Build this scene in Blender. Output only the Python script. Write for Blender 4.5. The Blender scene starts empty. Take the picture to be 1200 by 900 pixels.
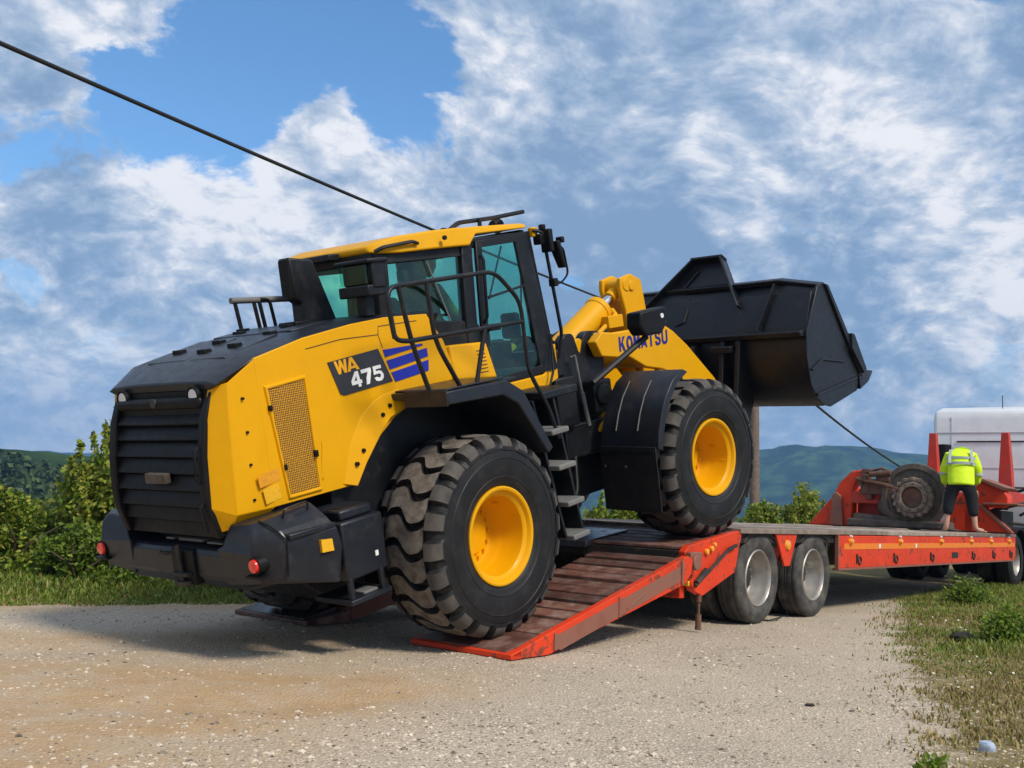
import bpy, bmesh, math, random
import numpy as np
from mathutils import Vector, Matrix, noise as mnoise
R = math.radians
random.seed(7); rng = np.random.default_rng(7)
SC = bpy.context.scene
COL = SC.collection

# ------------------------------------------------------------------ camera
PITCH, ROLL, CAMH, FPX = R(6.414), R(2.56), 1.206, 1231.6
fw = Vector((0, math.cos(PITCH), math.sin(PITCH))); up0 = Vector((0, -math.sin(PITCH), math.cos(PITCH))); rt0 = Vector((1, 0, 0))
cup = up0*math.cos(ROLL) - rt0*math.sin(ROLL); crt = rt0*math.cos(ROLL) + up0*math.sin(ROLL)
cd = bpy.data.cameras.new('camera'); cam = bpy.data.objects.new('camera', cd); COL.objects.link(cam)
cam.matrix_world = Matrix(((crt.x, cup.x, -fw.x, 0), (crt.y, cup.y, -fw.y, 0), (crt.z, cup.z, -fw.z, CAMH), (0, 0, 0, 1)))
cd.sensor_width = 36; cd.lens = 36*FPX/1200; cd.clip_start = .1; cd.clip_end = 20000
SC.camera = cam
def sky_dir(px, py):
    d = fw + crt*((px-600)/FPX) - cup*((py-450)/FPX); return d.normalized()

# ------------------------------------------------------------------ light
SUN_EL = R(45); sdir = Vector((.66*math.cos(SUN_EL), -.751*math.cos(SUN_EL), math.sin(SUN_EL)))
sl = bpy.data.lights.new('sun', 'SUN'); sun = bpy.data.objects.new('sun', sl); COL.objects.link(sun)
sl.energy = 3.4; sl.angle = R(13); sl.color = (1, .92, .79)
sun.rotation_euler = sdir.to_track_quat('Z', 'Y').to_euler(); sun.location = (20, -30, 40)
W = bpy.data.worlds.new('World'); SC.world = W; W.use_nodes = True
def build_world():
    nt = W.node_tree; N = nt.nodes; L = nt.links; N.clear()
    def nd(t, **k):
        n = N.new(t)
        for a, b in k.items(): setattr(n, a, b)
        return n
    def setin(n, i, v):
        if hasattr(v, 'is_output'): L.new(v, n.inputs[i])
        else: n.inputs[i].default_value = v
    def math_(op, a, b=0., c=0., clamp=False):
        n = nd('ShaderNodeMath', operation=op, use_clamp=clamp); setin(n, 0, a); setin(n, 1, b)
        if op in ('MULTIPLY_ADD',): setin(n, 2, c)
        return n.outputs[0]
    def vm(op, a, b):
        n = nd('ShaderNodeVectorMath', operation=op); setin(n, 0, a); setin(n, 1, b); return n
    def sstep(v, a, b):
        n = nd('ShaderNodeMapRange', interpolation_type='SMOOTHSTEP', clamp=True); setin(n, 0, v)
        n.inputs[1].default_value = a; n.inputs[2].default_value = b; return n.outputs[0]
    def noise_(vec, sc, det, ro, dist=0., off=(0, 0, 0)):
        if off != (0, 0, 0): vec = vm('ADD', vec, off).outputs[0]
        n = nd('ShaderNodeTexNoise'); L.new(vec, n.inputs['Vector']); n.inputs['Scale'].default_value = sc
        n.inputs['Detail'].default_value = det; n.inputs['Roughness'].default_value = ro; n.inputs['Distortion'].default_value = dist
        return n.outputs[0]
    def mix(f, a, b):
        n = nd('ShaderNodeMix', data_type='RGBA'); setin(n, 0, f); setin(n, 6, a); setin(n, 7, b); return n.outputs[2]
    sky = nd('ShaderNodeTexSky', sky_type='NISHITA'); sky.sun_disc = False; sky.sun_elevation = SUN_EL
    sky.sun_rotation = math.atan2(sdir.x, sdir.y); sky.altitude = 600; sky.air_density = 1.1; sky.dust_density = .6; sky.ozone_density = 2.
    tc = nd('ShaderNodeTexCoord'); d = vm('NORMALIZE', tc.outputs['Generated'], (0, 0, 0)).outputs[0]
    sep = nd('ShaderNodeSeparateXYZ'); L.new(d, sep.inputs[0])
    zz = math_('ADD', math_('MAXIMUM', sep.outputs[2], 0.), .62)
    cmb = nd('ShaderNodeCombineXYZ'); L.new(math_('DIVIDE', sep.outputs[0], zz), cmb.inputs[0]); L.new(math_('DIVIDE', sep.outputs[1], zz), cmb.inputs[1])
    L.new(math_('MULTIPLY', math_('MAXIMUM', sep.outputs[2], -.02), 1.15), cmb.inputs[2])
    p = cmb.outputs[0]
    def blobs(lst):
        tot = None
        for px, py, rad, amt in lst:
            dd = vm('DOT_PRODUCT', d, tuple(sky_dir(px, py))).outputs['Value']
            m = nd('ShaderNodeMapRange', interpolation_type='SMOOTHSTEP', clamp=True); L.new(dd, m.inputs[0])
            m.inputs[1].default_value = math.cos(R(rad)); m.inputs[2].default_value = 1.; m.inputs[4].default_value = amt
            tot = m.outputs[0] if tot is None else math_('ADD', tot, m.outputs[0])
        return tot
    # where the cloud deck is open (blue) and where it is thick, as directions of the sky
    wv = nd('ShaderNodeTexNoise'); L.new(p, wv.inputs['Vector']); wv.inputs['Scale'].default_value = 3.; wv.inputs['Detail'].default_value = 4
    pw = vm('ADD', p, vm('SCALE', vm('SUBTRACT', wv.outputs['Color'], (.5, .5, .5)).outputs[0], (0, 0, 0)).outputs[0]); pw.inputs[1].links[0].from_node.inputs['Scale'].default_value = .16
    pw = pw.outputs[0]
    nb = noise_(pw, 5.0, 8, .6)
    def billow(sc, det, off=(0, 0, 0)): return math_('ABSOLUTE', math_('SUBTRACT', math_('MULTIPLY', noise_(pw, sc, det, .55, 0., off), 2.), 1.))
    cov = math_('ADD', math_('ADD', math_('MULTIPLY', math_('SUBTRACT', nb, .5), 2.5), .66), blobs([(440, 40, 8, -.33), (250, 110, 6.5, -.28), (330, 30, 7, -.14), (130, 150, 5, -.26), (270, 190, 5, -.20), (180, 60, 5, -.10),
          (490, 130, 4.5, -.22), (1020, 20, 3.5, -.22), (900, 10, 3, -.18), (1140, 40, 3.5, -.12), (1090, 60, 6, .12), (60, 20, 6, .12), (350, 130, 4.5, .34), (640, 60, 9, .14), (120, 300, 11, .18), (800, 250, 16, .22), (1100, 240, 10, .16), (640, 160, 8, .16), (430, 240, 7, .12)]))
    alpha = sstep(cov, .40, .58)
    n1 = noise_(pw, 13., 6, .62); n2 = noise_(pw, 13., 6, .62, 0., (.018, -.022, .0))
    emb = math_('MULTIPLY', math_('SUBTRACT', n1, n2), 4.0)
    big = noise_(pw, 2.6, 4, .55, 0., (4.2, 1.7, 0))
    puff = math_('ADD', math_('MULTIPLY', billow(7., 2), 1.1), math_('MULTIPLY', billow(21., 4, (2.1, 5.3, 0)), 1.2))
    lit = math_('ADD', math_('ADD', math_('MULTIPLY', math_('SUBTRACT', big, .5), 2.0), math_('ADD', emb, math_('SUBTRACT', puff, .47))),
          blobs([(740, 105, 7, .50), (960, 180, 8, .5), (1090, 150, 6, .45), (1120, 290, 6, .55), (1150, 400, 8, .4), (620, 70, 5, .35), (350, 110, 5, .6), (230, 215, 5, .6), (420, 240, 7, .5), (520, 200, 5, .4), (150, 20, 6, .4), (90, 470, 6, .4), (260, 270, 6, .35),
                 (640, 300, 11, -.75), (720, 40, 6, -.65), (1160, 110, 4.5, -.85), (850, 300, 12, -.55), (80, 290, 7, -.3), (60, 150, 5, -.3), (1010, 330, 7, -.3), (520, 400, 8, -.2)]))
    lit = math_('ADD', lit, math_('MULTIPLY', sstep(cov, .80, .48), .30))
    mr = nd('ShaderNodeMapRange', clamp=True); L.new(lit, mr.inputs[0]); mr.inputs[1].default_value = -1.15; mr.inputs[2].default_value = 1.05
    cr = nd('ShaderNodeValToRGB'); L.new(mr.outputs[0], cr.inputs[0]); cr.color_ramp.interpolation = 'B_SPLINE'; el = cr.color_ramp.elements
    el[0].position = 0.; el[0].color = (.225, .335, .505, 1); el[1].position = 1.; el[1].color = (.93, .93, .95, 1)
    for q, c in ((.25, (.29, .405, .58, 1)), (.5, (.46, .555, .69, 1)), (.70, (.66, .71, .80, 1)), (.86, (.90, .90, .92, 1))): e_ = el.new(q); e_.color = c
    ccol = cr.outputs[0]
    skyc = nd('ShaderNodeMix', data_type='RGBA', blend_type='MULTIPLY'); setin(skyc, 0, 1.); L.new(sky.outputs[0], skyc.inputs[6]); skyc.inputs[7].default_value = (.10, .14, .165, 1)
    # pale haze of distant cloud low over the horizon
    low = sstep(sep.outputs[2], .17, -.03)
    ccol = mix(math_('MULTIPLY', low, .75), ccol, (.40, .52, .68, 1)); ccol = mix(sstep(sep.outputs[2], .0, -.05), ccol, (.40, .52, .68, 1))
    alpha2 = math_('MAXIMUM', math_('MULTIPLY', alpha, .95), math_('MULTIPLY', sstep(sep.outputs[2], .30, .06), .97))
    fin = mix(alpha2, skyc.outputs[2], ccol)
    W.cycles.sampling_method = 'MANUAL'; W.cycles.sample_map_resolution = 512
    bg = nd('ShaderNodeBackground'); L.new(fin, bg.inputs[0]); bg.inputs[1].default_value = 1.0
    out = nd('ShaderNodeOutputWorld'); L.new(bg.outputs[0], out.inputs[0])
build_world()
SC.view_settings.view_transform = 'Standard'; SC.view_settings.look = 'None'; SC.view_settings.exposure = 0.12; SC.view_settings.gamma = 1
SC.render.engine = 'CYCLES'; SC.cycles.use_denoising = True; SC.cycles.max_bounces = 6; SC.cycles.transparent_max_bounces = 12
SC.cycles.volume_bounces = 0; SC.cycles.caustics_reflective = False; SC.cycles.caustics_refractive = False

# ------------------------------------------------------------------ materials
MT = {}
def mat(name, col, rough=.5, metal=0., var=.12, vs=6., dirt=None, damt=.0, dsc=3., dlo=.5, dhi=.7, bump=0., bsc=60., coat=0., spec=.5, streak=False, emit=None):
    m = bpy.data.materials.new(name); m.use_nodes = True; nt = m.node_tree; N, L = nt.nodes, nt.links
    b = N['Principled BSDF']; tc = N.new('ShaderNodeTexCoord')
    def noise_(s, d=6, ro=.6, vec=None):
        n = N.new('ShaderNodeTexNoise'); L.new(vec or tc.outputs['Object'], n.inputs['Vector']); n.inputs['Scale'].default_value = s
        n.inputs['Detail'].default_value = d; n.inputs['Roughness'].default_value = ro; return n.outputs[0]
    def mix(f, a, c):
        n = N.new('ShaderNodeMix'); n.data_type = 'RGBA'
        for i, v in ((0, f), (6, a), (7, c)):
            if hasattr(v, 'is_output'): L.new(v, n.inputs[i])
            else: n.inputs[i].default_value = v if i == 0 else (*v[:3], 1)
        return n.outputs[2]
    def rng_(v, a, c, lo=0., hi=1.):
        n = N.new('ShaderNodeMapRange'); n.clamp = True; L.new(v, n.inputs[0])
        for i, q in ((1, a), (2, c), (3, lo), (4, hi)): n.inputs[i].default_value = q
        return n.outputs[0]
    c = mix(rng_(noise_(vs), .3, .7), [x*(1-var) for x in col], [min(1, x*(1+var)) for x in col])
    ro = rng_(noise_(vs*2.3, 4), .25, .75, max(0, rough-.08), min(1, rough+.1))
    if dirt:
        vec = None
        if streak:
            mp = N.new('ShaderNodeMapping'); mp.inputs['Scale'].default_value = (1, 1, .25); L.new(tc.outputs['Object'], mp.inputs[0]); vec = mp.outputs[0]
        dm = rng_(noise_(dsc, 9, .68, vec), dlo, dhi, 0, damt); c = mix(dm, c, dirt)
        mr = N.new('ShaderNodeMix'); mr.data_type = 'FLOAT'; L.new(dm, mr.inputs[0]); L.new(ro, mr.inputs[2]); mr.inputs[3].default_value = .85; ro = mr.outputs[0]
    if name in ('ramp_wood', 'deck_wood'):
        oi = N.new('ShaderNodeObjectInfo'); hv = N.new('ShaderNodeHueSaturation'); L.new(rng_(oi.outputs['Random'], 0, 1, .62, 1.5), hv.inputs['Value']); L.new(c, hv.inputs['Color']); c = hv.outputs[0]
    L.new(c, b.inputs['Base Color']); L.new(ro, b.inputs['Roughness']); b.inputs['Metallic'].default_value = metal
    b.inputs['Coat Weight'].default_value = coat; b.inputs['Coat Roughness'].default_value = .15; b.inputs['Specular IOR Level'].default_value = spec
    if bump:
        bp = N.new('ShaderNodeBump'); bp.inputs['Strength'].default_value = bump; bp.inputs['Distance'].default_value = .01
        L.new(noise_(bsc, 6), bp.inputs['Height']); L.new(bp.outputs[0], b.inputs['Normal'])
    if emit:
        b.inputs['Emission Color'].default_value = (*emit[:3], 1); b.inputs['Emission Strength'].default_value = emit[3]
    MT[name] = m; return m
DUST = (.33, .27, .20)
mat('yellow_paint', (.73, .355, .0004), .42, var=.03, dirt=(.42, .23, .03), damt=.2, dsc=1.6, dlo=.56, dhi=.85, coat=.0, spec=.22, bump=.02, bsc=9)
mat('black_paint', (.008, .009, .0115), .42, var=.25, dirt=(.10, .085, .07), damt=.35, dsc=7., dlo=.54, dhi=.8, bump=.04, bsc=30, spec=.35)
mat('grey_black_paint', (.0125, .0145, .020), .34, var=.2, dirt=(.12, .10, .085), damt=.32, dsc=5.5, dlo=.54, dhi=.82, bump=.04, bsc=25, spec=.4)
mat('bucket_black', (.0085, .0095, .0125), .38, var=.25, dirt=(.06, .055, .05), damt=.4, dsc=8., dlo=.55, dhi=.78, bump=.04, bsc=25, spec=.4)
mat('grille_black', (.0045, .0045, .005), .5, var=.25, dirt=(.05, .045, .04), damt=.2, dsc=4, dlo=.52, dhi=.85, spec=.25)
mat('rubber', (.010, .010, .0105), .55, var=.3, dirt=(.06, .05, .042), damt=.45, dsc=6, dlo=.5, dhi=.85, spec=.35, bump=.12, bsc=45)
mat('tread_dust', (.15, .128, .106), .85, var=.4, vs=12, dirt=(.03, .027, .025), damt=.9, dsc=9, dlo=.48, dhi=.68, bump=.2, bsc=50)
mat('tread_worn', (.075, .066, .058), .8, var=.3, vs=9, dirt=(.02, .02, .02), damt=.8, dsc=7, dlo=.48, dhi=.72, bump=.2, bsc=50)
mat('trailer_rubber', (.04, .038, .036), .8, var=.25, dirt=(.2, .18, .15), damt=.5, dsc=6, dlo=.42, dhi=.75, bump=.1, bsc=60)
mat('rim_steel', (.40, .38, .35), .42, metal=.6, var=.15, dirt=(.22, .17, .12), damt=.7, dsc=7, dlo=.48, dhi=.75)
mat('red_paint', (.50, .032, .012), .5, var=.16, vs=4, dirt=(.17, .10, .06), damt=.6, dsc=3.5, dlo=.5, dhi=.72, bump=.08, bsc=35)
mat('red_faded', (.27, .10, .065), .6, var=.22, vs=5, dirt=(.13, .085, .06), damt=.85, dsc=5, dlo=.45, dhi=.72, bump=.1, bsc=35)
mat('orange_red_paint', (.68, .050, .012), .45, var=.15, vs=3, spec=.3, dirt=(.12, .05, .032), damt=.85, dsc=6., dlo=.555, dhi=.615, bump=.05, bsc=30)
mat('reflective_orange', (.85, .22, .01), .4, var=.1, dirt=(.3, .15, .05), damt=.4, dsc=6)
mat('ramp_wood', (.135, .055, .038), .5, var=.4, vs=7, dirt=(.27, .20, .16), damt=.7, dsc=6, dlo=.46, dhi=.72, bump=.5, bsc=40)
mat('wet_steel', (.06, .06, .07), .22, metal=.5, var=.3, dirt=(.15, .09, .06), damt=.5, dsc=4)
mat('deck_wood', (.27, .215, .175), .75, var=.3, vs=5, dirt=(.12, .08, .06), damt=.6, dsc=6, dlo=.45, dhi=.72, bump=.3, bsc=40)
mat('dark_steel', (.03, .027, .025), .6, metal=.3, var=.3, dirt=(.14, .09, .06), damt=.5, dsc=5)
mat('rust', (.155, .07, .04), .8, var=.35, vs=9, dirt=(.07, .045, .035), damt=.8, dsc=8, dlo=.42, dhi=.7, bump=.4, bsc=45)
mat('grease_brown', (.075, .058, .045), .7, var=.35, vs=8, dirt=(.2, .15, .11), damt=.6, dsc=9, dlo=.45, dhi=.75, bump=.4, bsc=40)
mat('hub_metal', (.25, .19, .145), .7, metal=.2, var=.3, vs=9, dirt=(.09, .05, .03), damt=.7, dsc=10, dlo=.45, dhi=.7, bump=.4, bsc=45)
mat('white_cab', (.72, .73, .74), .4, var=.03, dirt=(.45, .43, .4), damt=.25, dsc=2, coat=.3)
mat('white_trim', (.55, .56, .58), .5, var=.05)
mat('chrome', (.75, .76, .78), .15, metal=1., var=.05)
mat('step_grey', (.15, .15, .147), .7, var=.2, dirt=(.2, .17, .14), damt=.5, dsc=9, bump=.3, bsc=90)
mat('red_lens', (.72, .02, .015), .15, var=.05, coat=1., emit=(.8, .02, .01, .12))
mat('amber_lens', (.9, .36, .02), .2, var=.05, coat=1.)
mat('lamp_glass', (.75, .76, .78), .1, var=.05, coat=1.)
mat('plate_black', (.03, .03, .034), .35, var=.08)
mat('sticker_yellow', (.8, .42, .01), .4, var=.05, dirt=(.3, .15, .02), damt=.35, dsc=40, dlo=.55, dhi=.62)
mat('letter_yellow', (.83, .40, .002), .4, var=.03)
mat('sticker_faint', (.72, .31, .01), .4, var=.05, dirt=(.55, .22, .005), damt=.5, dsc=25, dlo=.5, dhi=.6)
mat('blue_stripe', (.012, .02, .33), .35, var=.05)
mat('logo_blue', (.012, .018, .22), .35, var=.05)
mat('logo_white', (.8, .8, .8), .4, var=.03)
mat('hi_vis', (.66, .90, .012), .75, var=.1, vs=12, bump=.35, bsc=14)
mat('reflective_tape', (.42, .46, .47), .4, var=.15)
mat('black_cloth', (.009, .009, .012), .9, var=.3, vs=15, bump=.4, bsc=18)
mat('skin', (.56, .31, .22), .55, var=.12, vs=12)
mat('hair', (.03, .025, .02), .6, var=.3, vs=30)
mat('khaki_cloth', (.17, .17, .085), .9, var=.25, vs=9, bump=.4, bsc=20)
mat('seat_black', (.012, .012, .013), .7, var=.2)
mat('pole_wood', (.17, .12, .09), .85, var=.3, vs=9, bump=.4, bsc=20)
mat('cable_black', (.012, .012, .013), .6)
mat('bark', (.09, .065, .045), .9, var=.3, bump=.4, bsc=40)
mat('pale_plastic', (.42, .50, .66), .2, var=.08)
mat('dark_debris', (.03, .028, .022), .9, var=.4, vs=20)
def glass_mat():
    m = bpy.data.materials.new('tinted_glass'); m.use_nodes = True; N, L = m.node_tree.nodes, m.node_tree.links; N.clear()
    t = N.new('ShaderNodeBsdfTransparent'); t.inputs[0].default_value = (.64, .91, .835, 1)
    g = N.new('ShaderNodeBsdfGlossy'); g.inputs['Roughness'].default_value = .02; g.inputs[0].default_value = (.9, .95, .93, 1)
    lw = N.new('ShaderNodeLayerWeight'); pw = N.new('ShaderNodeMath'); pw.operation = 'POWER'; L.new(lw.outputs['Facing'], pw.inputs[0]); pw.inputs[1].default_value = 4.5
    ma_ = N.new('ShaderNodeMath'); ma_.operation = 'MULTIPLY_ADD'; L.new(pw.outputs[0], ma_.inputs[0]); ma_.inputs[1].default_value = .6; ma_.inputs[2].default_value = .05
    mx = N.new('ShaderNodeMixShader'); L.new(ma_.outputs[0], mx.inputs[0]); L.new(t.outputs[0], mx.inputs[1]); L.new(g.outputs[0], mx.inputs[2])
    o = N.new('ShaderNodeOutputMaterial'); L.new(mx.outputs[0], o.inputs[0]); MT['tinted_glass'] = m
glass_mat()
def vent_mat():
    m = mat('vent_mesh', (.62, .29, .008), .5, var=.06); N, L = m.node_tree.nodes, m.node_tree.links; b = N['Principled BSDF']
    tc = N.new('ShaderNodeTexCoord'); v = N.new('ShaderNodeTexVoronoi'); v.inputs['Scale'].default_value = 62; v.inputs['Randomness'].default_value = .15
    L.new(tc.outputs['Object'], v.inputs['Vector']); mr = N.new('ShaderNodeMapRange'); mr.inputs[1].default_value = .36; mr.inputs[2].default_value = .44; L.new(v.outputs['Distance'], mr.inputs[0])
    mx = N.new('ShaderNodeMix'); mx.data_type = 'RGBA'; L.new(mr.outputs[0], mx.inputs[0]); mx.inputs[6].default_value = (.045, .026, .004, 1)
    L.new(b.inputs['Base Color'].links[0].from_socket, mx.inputs[7]); L.new(mx.outputs[2], b.inputs['Base Color'])
vent_mat()
def leaf_mat(name, c1, c2, trans=.35):
    m = bpy.data.materials.new(name); m.use_nodes = True; N, L = m.node_tree.nodes, m.node_tree.links; b = N['Principled BSDF']
    g = N.new('ShaderNodeNewGeometry'); r = N.new('ShaderNodeValToRGB'); L.new(g.outputs['Random Per Island'], r.inputs[0])
    r.color_ramp.elements[0].color = (*c1, 1); r.color_ramp.elements[1].color = (*c2, 1)
    L.new(r.outputs[0], b.inputs['Base Color']); b.inputs['Roughness'].default_value = .55; b.inputs['Specular IOR Level'].default_value = .3
    t = N.new('ShaderNodeBsdfTranslucent'); L.new(r.outputs[0], t.inputs[0])
    mx = N.new('ShaderNodeMixShader'); mx.inputs[0].default_value = trans; L.new(b.outputs[0], mx.inputs[1]); L.new(t.outputs[0], mx.inputs[2])
    L.new(mx.outputs[0], N['Material Output'].inputs[0]); MT[name] = m
leaf_mat('leaf_yellow_green', (.16, .20, .02), (.46, .46, .07)); leaf_mat('leaf_green', (.05, .10, .012), (.17, .24, .03)); leaf_mat('leaf_fresh', (.10, .18, .015), (.26, .37, .04))
leaf_mat('grass_green', (.08, .14, .012), (.26, .32, .05), .25); leaf_mat('grass_dry', (.16, .125, .035), (.40, .31, .12), .2); leaf_mat('wood_far', (.028, .055, .012), (.075, .11, .025), .1)
leaf_mat('flower_white', (.7, .7, .6), (.85, .83, .7), .2)

# ------------------------------------------------------------------ mesh builder
def m_lt(p): return (p[0], -p[1], p[2])
ART, PIV = R(5.134), 1.70
def m_front(p):
    ds = p[0]-PIV; return (PIV + ds*math.cos(ART) - p[1]*math.sin(ART), -(ds*math.sin(ART) + p[1]*math.cos(ART)), p[2])
def m_id(p): return p
class B:
    def __init__(s, m=m_lt): s.m = m; s.v = []; s.f = []; s.mi = []
    def add(s, v, f, mi=0):
        o = len(s.v); s.v += [tuple(q) for q in v]; s.f += [tuple(i+o for i in q) for q in f]; s.mi += [mi]*len(f); return s
    def box(s, a, b, mi=0):
        (x0, y0, z0), (x1, y1, z1) = a, b
        return s.add([(x0,y0,z0),(x1,y0,z0),(x1,y1,z0),(x0,y1,z0),(x0,y0,z1),(x1,y0,z1),(x1,y1,z1),(x0,y1,z1)],
                     [(0,3,2,1),(4,5,6,7),(0,1,5,4),(1,2,6,5),(2,3,7,6),(3,0,4,7)], mi)
    def prism(s, poly, ax, a, b, mi=0):
        mk = {'t': lambda p, c: (p[0], c, p[1]), 's': lambda p, c: (c, p[0], p[1]), 'z': lambda p, c: (p[0], p[1], c)}[ax]
        n = len(poly); v = [mk(p, a) for p in poly] + [mk(p, b) for p in poly]
        return s.add(v, [tuple(range(n)), tuple(range(2*n-1, n-1, -1))] + [(i, (i+1) % n, n+(i+1) % n, n+i) for i in range(n)], mi)
    def loft(s, rings, cap=True, mi=0, closed=True):
        n = len(rings[0]); v = [p for r in rings for p in r]; f = []
        for k in range(len(rings)-1):
            for i in range(n if closed else n-1): j = (i+1) % n; f.append((k*n+i, k*n+j, (k+1)*n+j, (k+1)*n+i))
        if cap: f += [tuple(range(n-1, -1, -1)), tuple(range((len(rings)-1)*n, len(rings)*n))]
        return s.add(v, f, mi)
    def strip(s, A, Bp, th, mi=0):
        # sheet between two polylines, given thickness along vector th
        v = list(A)+list(Bp); n = len(A); T = Vector(th); w = [tuple(Vector(q)+T) for q in v]; f = []
        for i in range(n-1): f += [(i, i+1, n+i+1, n+i), (2*n+i, 3*n+i, 3*n+i+1, 2*n+i+1), (i, 2*n+i, 2*n+i+1, i+1), (n+i, n+i+1, 3*n+i+1, 3*n+i)]
        f += [(0, n, 3*n, 2*n), (n-1, 3*n-1, 4*n-1, 2*n-1)]
        return s.add(v+w, f, mi)
    def tube(s, pts, r, n=8, mi=0):
        P = [Vector(p) for p in pts]; rings = []; prev = None
        for i, p in enumerate(P):
            d = (P[min(i+1, len(P)-1)] - P[max(i-1, 0)]).normalized()
            a = prev - d*prev.dot(d) if prev else d.orthogonal()
            a.normalize(); b = d.cross(a); prev = a; rr = r[i] if isinstance(r, (list, tuple)) else r
            rings.append([tuple(p + (a*math.cos(2*math.pi*k/n) + b*math.sin(2*math.pi*k/n))*rr) for k in range(n)])
        return s.loft(rings, True, mi)
    def cyl(s, a, b, r0, r1=None, n=18, mi=0): return s.tube([a, b], [r0, r0 if r1 is None else r1], n, mi)
    def lathe(s, prof, c, ax='t', n=48, mi=0, closed=False):
        rings = []
        for r, a in prof:
            ring = []
            for k in range(n):
                q = 2*math.pi*k/n; x, y = r*math.cos(q), r*math.sin(q)
                ring.append({'t': (c[0]+x, c[1]+a, c[2]+y), 's': (c[0]+a, c[1]+x, c[2]+y), 'z': (c[0]+x, c[1]+y, c[2]+a)}[ax])
            rings.append(ring)
        if closed: rings.append(rings[0])
        return s.loft(rings, False, mi)
    def build(s, name, ma, parent=None, bevel=0., seg=2, ang=35, smooth=40, loc=None):
        me = bpy.data.meshes.new(name); me.from_pydata([s.m(q) for q in s.v], [], s.f)
        for x in (ma if isinstance(ma, (list, tuple)) else [ma]): me.materials.append(MT[x])
        if len(set(s.mi)) > 1: me.polygons.foreach_set('material_index', s.mi)
        bm = bmesh.new(); bm.from_mesh(me); bmesh.ops.remove_doubles(bm, verts=bm.verts, dist=1e-5); bmesh.ops.recalc_face_normals(bm, faces=bm.faces); bm.to_mesh(me); bm.free()
        if smooth:
            me.polygons.foreach_set('use_smooth', [True]*len(me.polygons)); me.set_sharp_from_angle(angle=R(smooth))
        o = bpy.data.objects.new(name, me); COL.objects.link(o)
        if parent: o.parent = parent
        if loc: o.location = loc
        if bevel:
            md = o.modifiers.new('bevel', 'BEVEL'); md.width = bevel; md.segments = seg; md.limit_method = 'ANGLE'; md.angle_limit = R(ang); md.harden_normals = False
        return o
def each(b, name, ma, parent=None, **k):
    """every loose piece collected in b becomes an object of its own"""
    par = list(range(len(b.v)))
    def find(i):
        while par[i] != i: par[i] = par[par[i]]; i = par[i]
        return i
    for f in b.f:
        r = find(f[0])
        for i in f[1:]: par[find(i)] = r
    grp = {}
    for f, m in zip(b.f, b.mi): grp.setdefault(find(f[0]), []).append(f)
    for fs in grp.values():
        ids = sorted({i for f in fs for i in f}); mp = {i: n for n, i in enumerate(ids)}; c = B(b.m); c.v = [b.v[i] for i in ids]; c.f = [tuple(mp[i] for i in f) for f in fs]; c.mi = [0]*len(fs); c.build(name, ma, parent, **k)
def tag(o, label=None, cat=None, group=None, kind=None):
    for k, v in (('label', label), ('category', cat), ('group', group), ('kind', kind)):
        if v: o[k] = v
    return o
def empty(name, loc=(0, 0, 0), parent=None, mw=None):
    o = bpy.data.objects.new(name, None); COL.objects.link(o); o.empty_display_size = .2
    if parent: o.parent = parent
    if mw: o.matrix_world = mw
    else: o.location = loc
    return o
def clone(o, parent):
    c = o.copy(); COL.objects.link(c); c.parent = parent
    for ch in list(o.children): clone(ch, c)
    return c
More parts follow.
